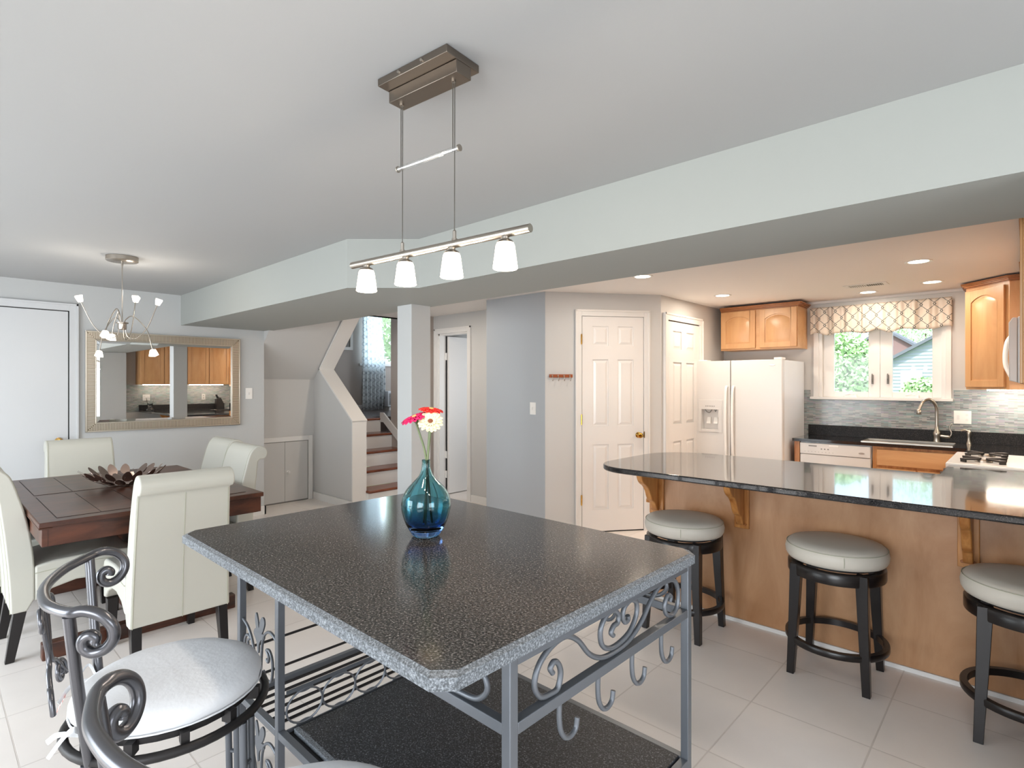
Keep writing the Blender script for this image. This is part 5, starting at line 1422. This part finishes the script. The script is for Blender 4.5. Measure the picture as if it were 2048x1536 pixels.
# ------------------------------------------------------------------ outside the kitchen window
M['grass'] = mat('lawn', srgb(110, 140, 84), 0.9)
M['siding'] = mat('grey_siding', srgb(176, 180, 187), 0.8)
n_, l_, b_ = nodes(M['siding']); mp = coords(M['siding'])
wv = n_.new('ShaderNodeTexWave'); wv.bands_direction = 'Z'; wv.inputs['Scale'].default_value = 1.6; l_.new(mp.outputs[0], wv.inputs[0]); bump(M['siding'], wv.outputs[0], 0.6, 0.05)
M['brickred'] = mat('red_brown_brick', srgb(154, 124, 118), 0.9)
M['roof'] = mat('grey_roof', srgb(120, 122, 128), 0.9)
M['leaves'] = mat('bright_leaves', srgb(186, 212, 158), 0.8)
M['bark'] = mat('bark', srgb(96, 78, 62), 0.9)
g = MB().box(-40, 40, 6.7, 70, -0.6, -0.4).build('lawn', M['grass']); g['kind'] = 'structure'; g['label'] = 'green lawn outside the kitchen window'; g['category'] = 'lawn'
g = MB().box(-30, -8.8, -30, 40, -0.6, -0.4).build('lawn', M['grass']); g['kind'] = 'structure'; g['label'] = 'green lawn outside the upstairs window'; g['category'] = 'lawn'
def leafy(label, loc, r, h, n, seed, name='tree', cat='tree'):
    t = thing(name, label, cat, loc)
    rnd = random.Random(seed); mb = MB(); vs = []; fs = []
    for i in range(n):
        while True:
            p = Vector((rnd.uniform(-1, 1), rnd.uniform(-1, 1), rnd.uniform(-1, 1)))
            if 0.35 < p.length < 1: break
        c = Vector((p.x * r, p.y * r, h + p.z * r * 1.15))
        s = rnd.uniform(0.03, 0.07) * (1 + r * 0.25)
        a = Vector((rnd.uniform(-1, 1), rnd.uniform(-1, 1), rnd.uniform(-1, 1))).normalized(); b = a.orthogonal().normalized()
        k = len(vs); vs += [tuple(c - a * s), tuple(c + b * s * 0.5), tuple(c + a * s), tuple(c - b * s * 0.5)]; fs.append((k, k + 1, k + 2, k + 3))
    mb.add(vs, fs); mb.build('foliage', M['leaves'], t)
    mb = MB(); mb.tube([(0, 0, -0.0), (0.05, 0, h * 0.5), (0, 0.03, h)], [0.12, 0.09, 0.06], 8); mb.build('trunk', M['bark'], t)
leafy('leafy green tree in the left window pane', (-2.85, 13.0, -0.4), 0.75, 2.0, 9000, 1)
leafy('low bright shrub at the bottom of the right window pane', (-1.45, 13.0, -0.4), 0.42, 1.45, 3500, 2, 'shrub', 'shrub')
leafy('tall tree behind the grey house', (-6.5, 60.0, -0.4), 4.4, 6.3, 9000, 3)
leafy('broad tree standing behind the brown house', (-15.5, 60.0, -0.4), 4.2, 6.0, 9000, 4)
leafy('tree outside the upstairs window', (-14.0, 8.6, -0.4), 2.2, 4.2, 7000, 5)
def house(label, loc, w, d, h, rh, m_, rz=0):
    t = thing('house', label, 'house', loc, rz)
    mb = MB(); mb.prism([(-w / 2, 0), (w / 2, 0), (w / 2, h), (0, h + rh), (-w / 2, h)], 'y', -d / 2, d / 2); mb.build('walls', m_, t)
    mb = MB()
    for s_ in (-1, 1):
        mb.prism([(s_ * (w / 2 + 0.35), h - 0.35 * rh / (w / 2)), (0, h + rh), (0, h + rh + 0.18), (s_ * (w / 2 + 0.35), h + 0.18 - 0.35 * rh / (w / 2))], 'y', -d / 2 - 0.3, d / 2 + 0.3)
    mb.build('roof', M['roof'], t)
    for x in (-w * 0.22, w * 0.22):
        mb = MB(); mb.box(x - 0.5, x + 0.5, -d / 2 - 0.04, -d / 2 - 0.001, h * 0.5, h * 0.5 + 1.2); mb.build('window', M['trim'], t)
house('pale grey sided house seen through the right window pane', (-3.4, 41.4, -0.4), 6.1, 7.0, 2.7, 1.8, M['siding'])
house('red brown house seen through the left window pane', (-7.6, 50.5, -0.4), 4.6, 6.0, 4.1, 1.6, M['brickred'], 0)
